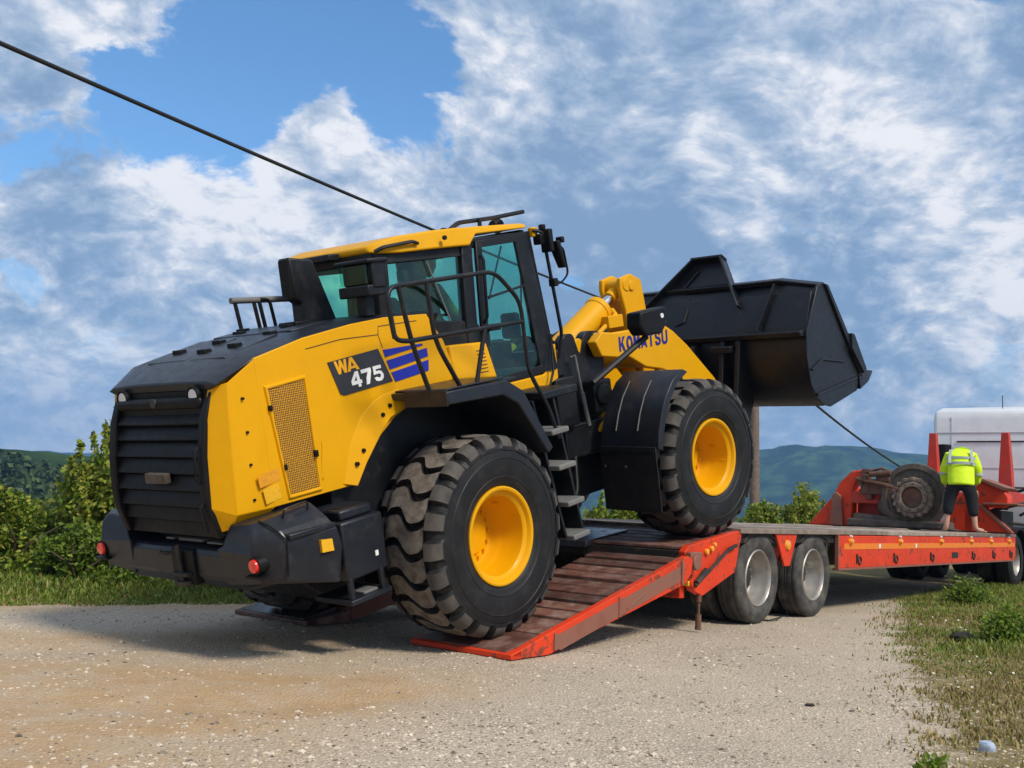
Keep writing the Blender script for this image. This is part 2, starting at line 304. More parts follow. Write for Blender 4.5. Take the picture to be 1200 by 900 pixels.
GLYPH = {'W': [[(0,1),(.2,1),(.30,.38),(.22,0),(.16,0)], [(.16,0),(.36,0),(.55,.72),(.5,1),(.42,1)], [(.5,1),(.58,1),(.84,0),(.64,0),(.45,.72)], [(.64,0),(.84,0),(1,1),(.8,1),(.70,.38)]],
 'A': [[(.38,1),(.5,1),(.5,.70),(.24,0),(0,0)], [(.5,1),(.62,1),(1,0),(.76,0),(.5,.70)], [(.2,.17),(.8,.17),(.74,.35),(.26,.35)]],
 '4': [[(.55,1),(.85,1),(.85,0),(.58,0),(.58,.62)], [(.55,1),(.66,.84),(.30,.42),(0,.38),(0,.45)], [(0,.42),(0,.2),(1,.2),(1,.42)]],
 '7': [[(0,1),(1,1),(1,.80),(.92,.77),(0,.77)], [(.66,.80),(1,.80),(.56,0),(.24,0),(.38,.42)]],
 '5': [[(.1,1),(.92,1),(.92,.78),(.34,.78),(.1,.80)], [(.1,.85),(.34,.80),(.31,.60),(.05,.44),(.05,.5)], [(.05,.47),(.26,.47),(.45,.56),(.6,.66),(.31,.66)], [(.31,.66),(.6,.66),(.85,.60),(.98,.36),(.72,.36),(.66,.45),(.5,.49),(.36,.46)], [(.72,.36),(.98,.36),(.9,.12),(.66,0),(.36,0),(.5,.2),(.66,.24)], [(.5,.2),(.36,0),(.14,.06),(.02,.26),(.28,.30)]],
 'K': [[(0,0),(.28,0),(.28,1),(0,1)], [(.28,.44),(.66,1),(1,1),(.48,.5),(.28,.34)], [(.42,.58),(.6,.6),(1,0),(.66,0),(.36,.42)]],
 'O': [[(.5+.5*math.cos(a)*k, .5+.5*math.sin(a)*k2) for a, k, k2 in ((t0,1,1),(t1,1,1),(t1,.46,.58),(t0,.46,.58))] for t0, t1 in [(math.pi*i/8, math.pi*(i+1)/8) for i in range(16)]],
 'M': [[(0,0),(.24,0),(.24,1),(0,1)], [(.76,0),(1,0),(1,1),(.76,1)], [(.1,1),(.3,1),(.58,.36),(.5,.1),(.42,.1)], [(.7,1),(.9,1),(.58,.1),(.5,.1),(.42,.36)]],
 'T': [[(0,.78),(1,.78),(1,1),(0,1)], [(.36,0),(.64,0),(.64,.79),(.36,.79)]],
 'U': [[(0,.3),(.28,.3),(.28,1),(0,1)], [(.72,.3),(1,.3),(1,1),(.72,1)], [(0,.31),(.28,.31),(.38,.22),(.5,.2),(.5,0),(.3,.02),(.08,.12)], [(1,.31),(.72,.31),(.62,.22),(.5,.2),(.5,0),(.7,.02),(.92,.12)]],
 'S': [[(.95,.72),(.68,.70),(.6,.8),(.5,.82),(.5,1),(.8,.96)], [(.5,1),(.5,.82),(.32,.76),(.04,.72),(.16,.92)], [(.04,.73),(.32,.77),(.34,.66),(.55,.60),(.5,.42),(.12,.52)], [(.45,.46),(.5,.62),(.86,.54),(.98,.30),(.70,.28),(.66,.38)], [(.98,.31),(.70,.29),(.6,.2),(.5,.18),(.5,0),(.84,.06)], [(.5,0),(.5,.18),(.36,.22),(.30,.32),(.02,.30),(.14,.06)]]}
def letters(body, parent, origin, xd, yd, cw, ch, gap, ma, m=m_lt, th=.003):
    """each letter of a sign as one raised mesh; xd, yd are directions in (s,t,z)"""
    X, Y = Vector(xd).normalized(), Vector(yd).normalized(); o = Vector(origin); n = Y.cross(X).normalized()
    for i, c in enumerate(body):
        b = B(m)
        for k, poly in enumerate(GLYPH[c]):
            z = th+.0004*k; pts = [o+X*(i*(cw+gap)+p[0]*cw)+Y*(p[1]*ch) for p in poly]; q = len(pts)
            b.add([tuple(p+n*z) for p in pts]+[tuple(p) for p in pts], [tuple(range(q)), tuple(range(2*q-1, q-1, -1))]+[(j, (j+1) % q, q+(j+1) % q, q+j) for j in range(q)])
        b.build('letter', ma, parent, smooth=0)
def fillet(pts, r, n=4):
    P = [Vector(p) for p in pts]; out = [P[0]]
    for i in range(1, len(P)-1):
        a, b, c = P[i-1], P[i], P[i+1]; d1 = (a-b); d2 = (c-b); k = min(r, d1.length*.45, d2.length*.45)
        p, q = b + d1.normalized()*k, b + d2.normalized()*k
        for j in range(n+1): t = j/n; out.append(p*(1-t)**2 + b*2*t*(1-t) + q*t*t)
    out.append(P[-1]); return [tuple(q) for q in out]

TH = R(50.392); U = Vector((math.cos(TH), math.sin(TH), 0)); V = Vector((math.sin(TH), -math.cos(TH), 0)); Zv = Vector((0, 0, 1))
def frame(o, u, v, w): # columns s, -t, z
    y = -v; return Matrix(((u.x, y.x, w.x, o[0]), (u.y, y.y, w.y, o[1]), (u.z, y.z, w.z, o[2]), (0, 0, 0, 1)))
LP = R(14.581)
LM = frame((-1.112, 9.475, .932), U*math.cos(LP) + Zv*math.sin(LP), V, Zv*math.cos(LP) - U*math.sin(LP))
TM = frame((.093, 8.351, 0), U, V, Zv)
def TW(s, t, z): return TM @ Vector((s, -t, z))

# ================================================================== setting
EDGE = [(-60, -15), (-4.9, 10.35), (-2.8, 11.35), (2.2, 14.6), (8.5, 22), (40, 62)]
RV = [(1.2, 2.0), (2.15, 5.4), (2.55, 6.2), (3.05, 8.0), (4.2, 11.5), (6.1, 16.4), (12, 25), (30, 50)]
def seg_sd(pts, x, y):
    # signed distance to a polyline, positive on its left
    best = np.full(x.shape, 1e9); sg = np.ones(x.shape)
    for (ax, ay), (bx, by) in zip(pts[:-1], pts[1:]):
        dx, dy = bx-ax, by-ay; l = dx*dx+dy*dy; t = np.clip(((x-ax)*dx+(y-ay)*dy)/l, 0, 1)
        px, py = ax+t*dx, ay+t*dy; d = np.hypot(x-px, y-py); c = dx*(y-ay)-dy*(x-ax)
        m = d < best-1e-9; best = np.where(m, d, best); sg = np.where(m, np.sign(c), sg)
    return best*sg
_h = rng.random((64, 64))
def vnoise(x, y):
    xi = np.floor(x).astype(int); yi = np.floor(y).astype(int); fx, fy = x-xi, y-yi; fx = fx*fx*(3-2*fx); fy = fy*fy*(3-2*fy)
    g = lambda i, j: _h[i % 64, j % 64]
    return (g(xi, yi)*(1-fx)+g(xi+1, yi)*fx)*(1-fy)+(g(xi, yi+1)*(1-fx)+g(xi+1, yi+1)*fx)*fy
def fbm(x, y, o=4):
    s = 0; a = .5
    for k in range(o): s = s+a*(vnoise(x*2**k+7.3*k, y*2**k+3.1*k)-.5); a *= .5
    return s
def height(x, y):
    x = np.asarray(x, float); y = np.asarray(y, float)
    e = seg_sd(EDGE, x, y); r = -seg_sd(RV, x, y)
    z = fbm(x*.8, y*.8, 5)*.035
    z = z - .03*np.exp(-((y-(7.0+.42*x+.25*np.sin(x*1.3)))/.28)**2)*np.clip((-x+.6)/2, 0, 1) - .03*np.exp(-((y-(9.2+.42*x))/.25)**2)*np.clip((-x)/1.5, 0, 1) + np.clip(fbm(x*3.1, y*3.1, 3), 0, 1)*.02
    sh = np.clip(e/1.2, 0, 1); z = z + sh*.05 + sh*fbm(x*2, y*2, 3)*.08
    z = z - np.clip(e-3.2, 0, None)*.42*np.clip((e-3.2)/4, 0, 1)
    z = np.maximum(z, -46 + fbm(x*.02, y*.02, 3)*6)
    q = np.clip(r/1.4, 0, 1); z = z + q*(.05 + fbm(x*1.1+9, y*1.1, 4)*.14) + np.clip(r-2.2, 0, 4)*.06*(r > 0)
    return z
def grid_axis(fine0, fine1, step, far0, far1, g=1.35):
    a = list(np.arange(fine0, fine1+1e-6, step)); s = step
    while a[-1] < far1: s *= g; a.append(a[-1]+s)
    s = step; pre = []
    c = fine0
    while c > far0: s *= g; c -= s; pre.append(c)
    return np.array(pre[::-1]+a)
def ground_mat():
    m = bpy.data.materials.new('gravel_and_soil'); m.use_nodes = True; N, L = m.node_tree.nodes, m.node_tree.links; b = N['Principled BSDF']
    tc = N.new('ShaderNodeTexCoord'); P = tc.outputs['Object']
    def ns(s, d=6, ro=.6, vec=P):
        n = N.new('ShaderNodeTexNoise'); L.new(vec, n.inputs['Vector']); n.inputs['Scale'].default_value = s; n.inputs['Detail'].default_value = d; n.inputs['Roughness'].default_value = ro; return n.outputs[0]
    def mix(f, a, c):
        n = N.new('ShaderNodeMix'); n.data_type = 'RGBA'
        for i, v in ((0, f), (6, a), (7, c)):
            if hasattr(v, 'is_output'): L.new(v, n.inputs[i])
            else: n.inputs[i].default_value = v if i == 0 else (*v, 1)
        return n.outputs[2]
    def mr(v, a, c, lo=0., hi=1.):
        n = N.new('ShaderNodeMapRange'); n.clamp = True; L.new(v, n.inputs[0])
        for i, q in ((1, a), (2, c), (3, lo), (4, hi)): n.inputs[i].default_value = q
        return n.outputs[0]
    vo = N.new('ShaderNodeTexVoronoi'); vo.inputs['Scale'].default_value = 46; L.new(P, vo.inputs['Vector'])
    vo2 = N.new('ShaderNodeTexVoronoi'); vo2.inputs['Scale'].default_value = 105; L.new(P, vo2.inputs['Vector'])
    bw = N.new('ShaderNodeRGBToBW'); L.new(vo.outputs['Color'], bw.inputs[0]); bw2 = N.new('ShaderNodeRGBToBW'); L.new(vo2.outputs['Color'], bw2.inputs[0])
    st = mix(bw.outputs[0], (.47, .385, .285), (.80, .68, .53)); st2 = mix(bw2.outputs[0], (.45, .37, .275), (.78, .66, .515))
    gr = mix(mr(ns(9), .45, .6), st, st2)
    gr = mix(mr(vo.outputs['Distance'], .22, .6, 0, .5), gr, (.20, .16, .12))
    gr = mix(mr(ns(.7, 5), .35, .7, 0, .55), gr, (.64, .53, .40))
    # brown wheel tracks of soil running to the left
    at = N.new('ShaderNodeAttribute'); at.attribute_name = 'soil'; so = N.new('ShaderNodeMath'); so.operation = 'MULTIPLY'; L.new(at.outputs['Fac'], so.inputs[0]); L.new(mr(ns(1.6, 8, .7), .22, .55), so.inputs[1])
    soil = mix(ns(5, 8, .7), (.35, .215, .105), (.62, .43, .245)); c = mix(so.outputs[0], gr, soil)
    ag = N.new('ShaderNodeAttribute'); ag.attribute_name = 'turf'; tg = N.new('ShaderNodeMath'); tg.operation = 'ADD'; L.new(ag.outputs['Fac'], tg.inputs[0]); L.new(mr(ns(3.5, 8, .7), .3, .7, -.35, .35), tg.inputs[1])
    turf = mix(ns(1.6, 8, .7), (.13, .115, .035), (.33, .245, .11)); c = mix(mr(tg.outputs[0], .35, .65), c, turf)
    L.new(c, b.inputs['Base Color']); b.inputs['Roughness'].default_value = .9; b.inputs['Specular IOR Level'].default_value = .25
    ad = N.new('ShaderNodeMath'); ad.operation = 'ADD'; L.new(mr(vo.outputs['Distance'], 0, .6, 1, 0), ad.inputs[0]); L.new(ns(120, 4), ad.inputs[1])
    bp = N.new('ShaderNodeBump'); bp.inputs['Strength'].default_value = .75; bp.inputs['Distance'].default_value = .012; L.new(ad.outputs[0], bp.inputs['Height']); L.new(bp.outputs[0], b.inputs['Normal'])
    MT['ground'] = m
ground_mat()
def soil_amt(x, y):
    c1 = 1.3*np.exp(-((y-(7.3+.42*x+.25*np.sin(x*1.3)))/.7)**2)*np.clip((-x+.4)/1.8, 0, 1)
    c2 = np.exp(-((y-(9.6+.33*x))/.45)**2)*np.clip((-x-.2)/1.5, 0, 1)*.7
    e = seg_sd(EDGE, x, y); c3 = np.exp(-((e+.15)/.5)**2)*.75
    c4 = np.clip((-x-.3+.25*(y-5))/1.6, 0, 1)*np.clip((8.8-y)/3, 0, 1)*.95
    return np.clip(c1+c2+c3+c4, 0, 1)
def turf_amt(x, y):
    e = seg_sd(EDGE, x, y); r = -seg_sd(RV, x, y)
    return np.clip(np.maximum(e/.5+.4, r/.7+.35), 0, 1)
def build_ground():
    ax = grid_axis(-9, 12, .12, -700, 900); ay = grid_axis(1.5, 22, .12, -120, 900)
    X, Y = np.meshgrid(ax, ay); Z = height(X, Y); n, m = X.shape
    v = np.stack([X.ravel(), Y.ravel(), Z.ravel()], 1); i = np.arange(n*m).reshape(n, m)
    f = np.stack([i[:-1, :-1].ravel(), i[:-1, 1:].ravel(), i[1:, 1:].ravel(), i[1:, :-1].ravel()], 1)
    me = bpy.data.meshes.new('ground'); me.from_pydata(v.tolist(), [], f.tolist()); me.materials.append(MT['ground'])
    for nm, fn in (('soil', soil_amt), ('turf', turf_amt)):
        a = me.attributes.new(nm, 'FLOAT', 'POINT'); a.data.foreach_set('value', fn(X, Y).ravel().astype(np.float32))
    me.polygons.foreach_set('use_smooth', [True]*len(me.polygons))
    o = bpy.data.objects.new('ground', me); COL.objects.link(o); tag(o, 'pale gravel yard with brown wheel tracks and grassy edges', kind='structure')
build_ground()
def hills():
    def ridge(name, label, y0, x0, x1, prof, depth, base, seed, n=260, k=26):
        xs = np.linspace(x0, x1, n); ks = np.linspace(0, 1, k); V_, F_ = [], []
        for j, q in enumerate(ks):
            for i, x in enumerate(xs):
                top = prof(x); e = math.sin(q*math.pi*.5)
                z = base + (top-base)*e + fbm(np.array(x*.004+seed), np.array(q*4.+seed), 4)*(top-base)*.5*math.sin(q*math.pi*.97) + fbm(np.array(x*.02), np.array(q*14.), 4)*16*math.sin(q*math.pi*.97)+fbm(np.array(x*.05), np.array(q*20.), 3)*5*q
                V_.append((x, y0+depth*q, float(z)))
        for j in range(k-1):
            for i in range(n-1): a = j*n+i; F_.append((a, a+1, a+n+1, a+n))
        me = bpy.data.meshes.new(name); me.from_pydata(V_, [], F_); me.materials.append(MT['forest_far']); me.polygons.foreach_set('use_smooth', [True]*len(me.polygons))
        o = bpy.data.objects.new(name, me); COL.objects.link(o); tag(o, label, kind='structure')
    m = mat('forest_far', (.045, .085, .022), .95, var=.7, vs=.02, dirt=(.012, .024, .010), damt=.9, dsc=.035, dlo=.42, dhi=.58, spec=.05)
    m.node_tree.nodes['Principled BSDF'].inputs['Specular IOR Level'].default_value = .05
    nz = lambda x, s: float(fbm(np.array(x*s), np.array(3.3), 4))
    # hill heights follow the skyline of the photograph: a broad wooded ridge right, a lower one left
    def right(x):
        return 44 + 64*math.exp(-((x-560)/420)**2) + 30*math.exp(-((x-1100)/500)**2) + nz(x, .006)*16 + nz(x, .05)*4
    ridge('wooded_ridge', 'blue-green wooded ridge on the skyline behind the trailer', 1150, -300, 3200, right, 650, -60, 2.)
    def left(x):
        return 44 + 24*math.exp(-((x+1000)/420)**2) + nz(x, .005)*14 + nz(x, .04)*4
    ridge('hill', 'low blue hill on the skyline behind the left bush', 1700, -3000, 500, left, 700, -60, 5.)
hills()

def leaf_mesh(name, C, size, mats, parent=None, long=1.6, upb=.3, seed=0, mi=None):
    """many small folded leaves (two triangles pairs) at points C with sizes"""
    g = np.random.default_rng(seed); n = len(C); a = g.normal(size=(n, 3)); a[:, 2] += upb; a /= np.linalg.norm(a, axis=1)[:, None]
    b = g.normal(size=(n, 3)); b -= a*(a*b).sum(1)[:, None]; b /= np.linalg.norm(b, axis=1)[:, None]; c = np.cross(a, b)
    s = np.asarray(size)*g.uniform(.6, 1.3, n); s = s[:, None]
    v = np.stack([C-b*s*long*.5, C+c*s*.5+a*s*.12, C+b*s*long*.5, C-c*s*.5+a*s*.12], 1).reshape(-1, 3)
    f = (np.arange(n)[:, None]*4+np.array([[0, 1, 2, 3]])).tolist()
    me = bpy.data.meshes.new(name); me.from_pydata(v.tolist(), [], f)
    for q in mats: me.materials.append(MT[q])
    if len(mats) > 1: me.polygons.foreach_set('material_index', (mi if mi is not None else g.integers(0, len(mats), n)).astype(np.int32))
    o = bpy.data.objects.new(name, me); COL.objects.link(o)
    if parent: o.parent = parent
    return o
def shrub(label, loc, w, d, h, n, leaf, mats, seed, stems=9, cat='shrub', shoots=8, group=None, tight=False):
    if not tight: n = int(n*2.1); leaf *= .66
    g = np.random.default_rng(seed); root = empty('shrub', loc); tag(root, label, cat, group)
    st = B(m_id); tips = []; k = 0
    for i in range(stems):
        an = g.uniform(0, 2*math.pi); rr = g.uniform(.1, 1)**.6; tip = Vector((math.cos(an)*rr*w*.5, math.sin(an)*rr*d*.5, h*g.uniform(.55, .95)*(1-.35*rr)))
        mid = tip*.5+Vector((g.normal()*.06, g.normal()*.06, h*.08)); st.tube([(0+g.normal()*.1, g.normal()*.1, -.15), tuple(mid), tuple(tip)], [.028, .018, .006], 5); tips.append(tip); tips.append(mid*1.1)
    C = []
    # leaves clumped on branch tips through the crown
    ncl = int(38*w*d*h/6)+20; cl = []
    for i in range(ncl):
        an = g.uniform(0, 2*math.pi); rr = g.uniform(0, 1)**.5; zq = g.uniform(.02, 1)**.85
        prof = (1-.55*zq**1.6)*(.75+.25*math.sin(an*3+seed))
        cl.append((math.cos(an)*rr*w*.5*prof, math.sin(an)*rr*d*.5*prof, zq*h*.9*(1-.18*rr+.2*g.normal()*.4), g.uniform(.10, .24)*(.22 if tight else 1)))
    cl = np.array(cl)
    w_ = cl[:, 3]**2; pick = g.choice(ncl, n, p=w_/w_.sum()); C = cl[pick, :3]+np.clip(g.normal(size=(n, 3)), -1.7, 1.7)*cl[pick, 3:4]*np.array([.6, .6, .5])
    extra = []
    for i in range(shoots):
        an = g.uniform(0, 2*math.pi); rr = g.uniform(0, .85); bx, by = math.cos(an)*rr*w*.45, math.sin(an)*rr*d*.45; z0 = h*.5*(1-.3*rr); z1 = h*g.uniform(.88, 1.12)*(1-.25*rr)
        lx, ly = g.normal()*.08, g.normal()*.08; st.tube([(bx*.6, by*.6, z0*.4), (bx, by, z0), (bx+lx, by+ly, z1)], [.012, .008, .003], 4)
        q = g.uniform(0, 1, 150)[:, None]; extra.append(np.array([bx, by, z0])+q*np.array([lx, ly, z1-z0])+np.clip(g.normal(size=(150, 3)), -1.8, 1.8)*.06*(1.2-q))
    if extra: C = np.concatenate([C]+extra)
    C[:, 2] = np.maximum(C[:, 2], .02)
    (st.v and st.build('stem', 'bark', root, smooth=60)); leaf_mesh('crown', C, leaf, mats, root, seed=seed+1)
    return root
def vegetation():
    hz = lambda x, y: float(height(np.array([x]), np.array([y]))[0])
    def P(x, y): return (x, y, hz(x, y)-.02)
    Y, G, F_ = 'leaf_yellow_green', 'leaf_green', 'leaf_fresh'
    shrub('tall loose yellow-green shrub left of the loader, tallest of the row', P(-4.75, 13.0), 1.9, 1.6, 1.95, 5200, .075, [Y, Y, F_, G], 11, shoots=26)
    shrub('rounded green shrub at the left edge of the picture', P(-5.95, 12.7), 1.7, 1.5, 1.15, 4200, .07, [Y, F_, G], 12, shoots=14)
    shrub('dense bright green shrub hiding behind the loader\'s black radiator grille', P(-3.65, 13.5), 1.5, 1.5, 1.7, 3800, .07, [F_, Y, G], 13, shoots=6)
    shrub('low dark green bush in front of the tall left shrub', P(-4.9, 12.05), 1.7, .9, .72, 3000, .06, [G, G, F_], 14, shoots=4)
    shrub('low leafy bush seen under the loader\'s rear bumper', P(-3.2, 12.75), 1.7, .9, .62, 2600, .06, [F_, G, Y], 15, shoots=4)
    shrub('low green bush in the shade under the near end of the bumper', P(-1.9, 13.6), 1.9, 1.0, .7, 2600, .06, [G, F_], 16, shoots=3)
    shrub('yellow-green bush seen between the loader\'s steps and front mudflap', P(2.3, 19.0), 3.0, 1.8, 1.55, 4200, .085, [Y, F_], 17, shoots=4)
    shrub('pale bush just behind the trailer deck beside the wooden pole', P(6.4, 26.5), 2.2, 1.8, 1.75, 2600, .10, [Y, F_], 18, shoots=5)
    shrub('rounded yellow-green bush behind the deck between pole and red bulkhead', P(8.0, 28.5), 1.9, 1.8, 2.2, 2600, .10, [Y, Y, F_], 19, shoots=6)
    shrub('small yellow-green bush behind the left foot of the red bulkhead', P(9.6, 30.0), 1.8, 1.8, 1.95, 2000, .10, [Y, F_], 20, shoots=4)
    shrub('leafy green weed clump at the right edge of the verge', P(5.0, 10.6), .5, .4, .30, 700, .05, [F_, F_, G], 21, stems=5, cat='weed', shoots=2)
    shrub('dark green weed clump on the verge beneath the truck wheels', P(6.7, 15.4), .9, .5, .30, 900, .05, [G, F_], 22, stems=5, cat='weed', shoots=3)
    shrub('fresh green weed at the bottom edge of the picture beside the gravel', P(2.14, 5.32), .16, .12, .05, 130, .025, [F_], 23, stems=0, cat='weed', shoots=0, tight=True)
    # wooded slope in the middle distance, one mass
    g = np.random.default_rng(5); C = []; S = []
    for i in range(420):
        x = g.uniform(-190, -50); y = g.uniform(110, 210); top = -17 + (y-110)*.16 - (x+50)*.075 + g.normal()*1.2; r = g.uniform(2.5, 4.5); k = 110
        q = g.normal(size=(k, 3)); q /= np.linalg.norm(q, axis=1)[:, None]; q *= g.uniform(.75, 1.05, (k, 1))
        C.append(np.array([x, y, top])+q*np.array([r, r, r*1.15])); S.append(np.full(k, .95))
    o = leaf_mesh('wooded_slope', np.concatenate(C), np.concatenate(S), ['wood_far'], seed=9); tag(o, 'dark green wooded slope in the middle distance at far left', 'woodland', kind='stuff')
    o = o
def slope_base():
    xs = np.linspace(-260, -20, 60); ys = np.linspace(90, 260, 40); X, Y = np.meshgrid(xs, ys); Z = -21 + (Y-110)*.16 - (X+50)*.075 + fbm(X*.05, Y*.05, 3)*5 - np.clip(X+50, 0, 60)*.5
    n, m = X.shape; i = np.arange(n*m).reshape(n, m); f = np.stack([i[:-1, :-1].ravel(), i[:-1, 1:].ravel(), i[1:, 1:].ravel(), i[1:, :-1].ravel()], 1)
    me = bpy.data.meshes.new('hillside'); me.from_pydata(np.stack([X.ravel(), Y.ravel(), Z.ravel()], 1).tolist(), [], f.tolist()); me.materials.append(MT['forest_far'])
    o = bpy.data.objects.new('hillside', me); COL.objects.link(o); tag(o, 'dark wooded hillside beyond the bushes at far left', kind='structure')
vegetation(); slope_base()

def blades(name, n, region, hfn, mats, mfn, label, seed, width=.008):
    g = np.random.default_rng(seed); pts = region(g, n); x, y = pts[:, 0], pts[:, 1]; z = height(x, y); k = len(x)
    h = hfn(g, x, y); an = g.uniform(0, 2*np.pi, k); lean = g.uniform(.15, 1.25, k)*h; wx, wy = np.cos(an+1.57)*width, np.sin(an+1.57)*width
    w = g.uniform(.6, 1.5, k); dx, dy = np.cos(an)*lean, np.sin(an)*lean
    b0 = np.stack([x-wx*w, y-wy*w, z-.01], 1); b1 = np.stack([x+wx*w, y+wy*w, z-.01], 1)
    m0 = np.stack([x-wx*w*.7+dx*.35, y-wy*w*.7+dy*.35, z+h*.6], 1); m1 = np.stack([x+wx*w*.7+dx*.35, y+wy*w*.7+dy*.35, z+h*.6], 1); tp = np.stack([x+dx, y+dy, z+h], 1)
    v = np.stack([b0, b1, m1, m0, tp], 1).reshape(-1, 3); i = np.arange(k)*5
    f = np.stack([i, i+1, i+2, i+3], 1).tolist()+np.stack([i+3, i+2, i+4], 1).tolist()
    me = bpy.data.meshes.new(name); me.from_pydata(v.tolist(), [], f)
    for q in mats: me.materials.append(MT[q])
    mi = mfn(g, x, y).astype(np.int32); me.polygons.foreach_set('material_index', np.concatenate([mi, mi]))
    o = bpy.data.objects.new(name, me); COL.objects.link(o); tag(o, label, 'grass', kind='stuff')
def grasses():
    def reg_right(g, n):
        x = g.uniform(1.8, 13, n*4); y = 4.6+g.uniform(0, 1, n*4)**1.9*17; r = -seg_sd(RV, x, y); f = fbm(x*1.6, y*1.6, 4)
        ok = (r > -.25+f*1.6) & (r < 7) & (g.random(n*4) < np.clip(.35+r*.5+f*2.6, .04, 1)); p = np.stack([x, y], 1)[ok]; return p[:n]
    def h_right(g, x, y):
        r = -seg_sd(RV, x, y); t = np.clip(.5+fbm(x*.9+5, y*.9, 4)*2.2, 0, 1); return (.015+.04*t*np.clip(r+.4, .25, 1.3))*g.uniform(.5, 1.5, len(x))+.05*np.clip((y-11)/4, 0, 1)*g.random(len(x))
    def m_right(g, x, y):
        v = fbm(x*.55+2, y*.55+8, 4)*2.6+np.clip((y-9.5)/6, -.5, .45); return (g.random(len(x)) > np.clip(.27+v, .06, .92))
    blades('verge_grass', 150000, reg_right, h_right, ['grass_green', 'grass_dry'], m_right, 'short half-dry grass on the verge at right', 3, .006)
    def reg_left(g, n):
        x = g.uniform(-8, 4.5, n*4); y = g.uniform(8.5, 17, n*4); e = seg_sd(EDGE, x, y); ok = (e > -.12+fbm(x*2, y*2, 3)*.8) & (e < 3.4); return np.stack([x, y], 1)[ok][:n]
    def h_left(g, x, y):
        e = seg_sd(EDGE, x, y); return (.03+.08*np.clip(e/1.4, 0, 1))*g.uniform(.5, 1.5, len(x))
    blades('roadside_grass', 60000, reg_left, h_left, ['grass_green', 'grass_dry'], lambda g, x, y: g.random(len(x)) > .86, 'green grass strip along the far edge of the gravel', 4, .009)
    # little white flowers and pale stones strewn in the verge
    g = np.random.default_rng(8); x = g.uniform(2.4, 8, 900); y = g.uniform(5, 15, 900); r = -seg_sd(RV, x, y); ok = (r > .05) & (r < 3.5) & (fbm(x*1.3, y*1.3, 3) > -.02); x, y = x[ok], y[ok]
    o = leaf_mesh('daisy', np.stack([x, y, height(x, y)+.05+g.uniform(0, .03, len(x))], 1), np.full(len(x), .022), ['flower_white'], seed=4, long=1., upb=3.); tag(o, 'scattered tiny white flowers in the verge grass', 'flowers', kind='stuff')
grasses()
def pebbles():
    g = np.random.default_rng(12); n = 150000
    y = 3.6+g.uniform(0, 1, n)**1.7*9.5; x = g.uniform(-.62, .62, n)*y; e = seg_sd(EDGE, x, y); r = -seg_sd(RV, x, y)
    ok = (e < -.1) & (r < .5+g.random(n)*.4) & (g.random(n) < 1.05-soil_amt(x, y)*.7) & (g.random(n) < .62+fbm(x*.9, y*.9, 4)*1.2); x, y = x[ok], y[ok]; n = len(x); z = height(x, y)
    big = np.exp(-((fbm(x*.55+3, y*.55, 4)-.10)/.09)**2)
    base = np.array([(1,0,0),(-1,0,0),(0,1,0),(0,-1,0),(0,0,1),(.6,.6,.5),(-.6,.6,.5),(.6,-.6,.5),(-.6,-.6,.5)], float)
    tri = np.array([(0,2,5),(5,2,4),(0,5,4),(2,1,6),(2,6,4),(1,4,6),(1,3,8),(3,4,8),(1,8,4),(3,0,7),(3,7,4),(0,4,7)])
    s = (g.lognormal(0, .5, n)*(.0054+.0035*big*(g.random(n) < .35)))[:, None, None]; v = base[None]*g.uniform(.65, 1.35, (n, 9, 3))*np.array([1, .8, .6]); an = g.uniform(0, 6.28, n); c, q = np.cos(an)[:, None], np.sin(an)[:, None]
    v = np.stack([v[:, :, 0]*c-v[:, :, 1]*q, v[:, :, 0]*q+v[:, :, 1]*c, v[:, :, 2]], 2)*np.minimum(s, .022)+np.stack([x, y, z-.002], 1)[:, None]
    f = (tri[None]+np.arange(n)[:, None, None]*9).reshape(-1, 3)
    me = bpy.data.meshes.new('gravel'); me.from_pydata(v.reshape(-1, 3).tolist(), [], f.tolist())
    m = bpy.data.materials.new('stone'); m.use_nodes = True; N, L = m.node_tree.nodes, m.node_tree.links; ge = N.new('ShaderNodeNewGeometry'); r_ = N.new('ShaderNodeValToRGB'); L.new(ge.outputs['Random Per Island'], r_.inputs[0])
    r_.color_ramp.elements[0].color = (.10, .082, .062, 1); r_.color_ramp.elements[1].color = (.66, .56, .44, 1); e2 = r_.color_ramp.elements.new(.45); e2.color = (.42, .345, .26, 1)
    L.new(r_.outputs[0], N['Principled BSDF'].inputs['Base Color']); N['Principled BSDF'].inputs['Roughness'].default_value = .85; me.materials.append(m)
    o = bpy.data.objects.new('gravel', me); COL.objects.link(o); tag(o, 'loose pale crushed stone strewn over the yard', 'gravel', kind='stuff')
pebbles()

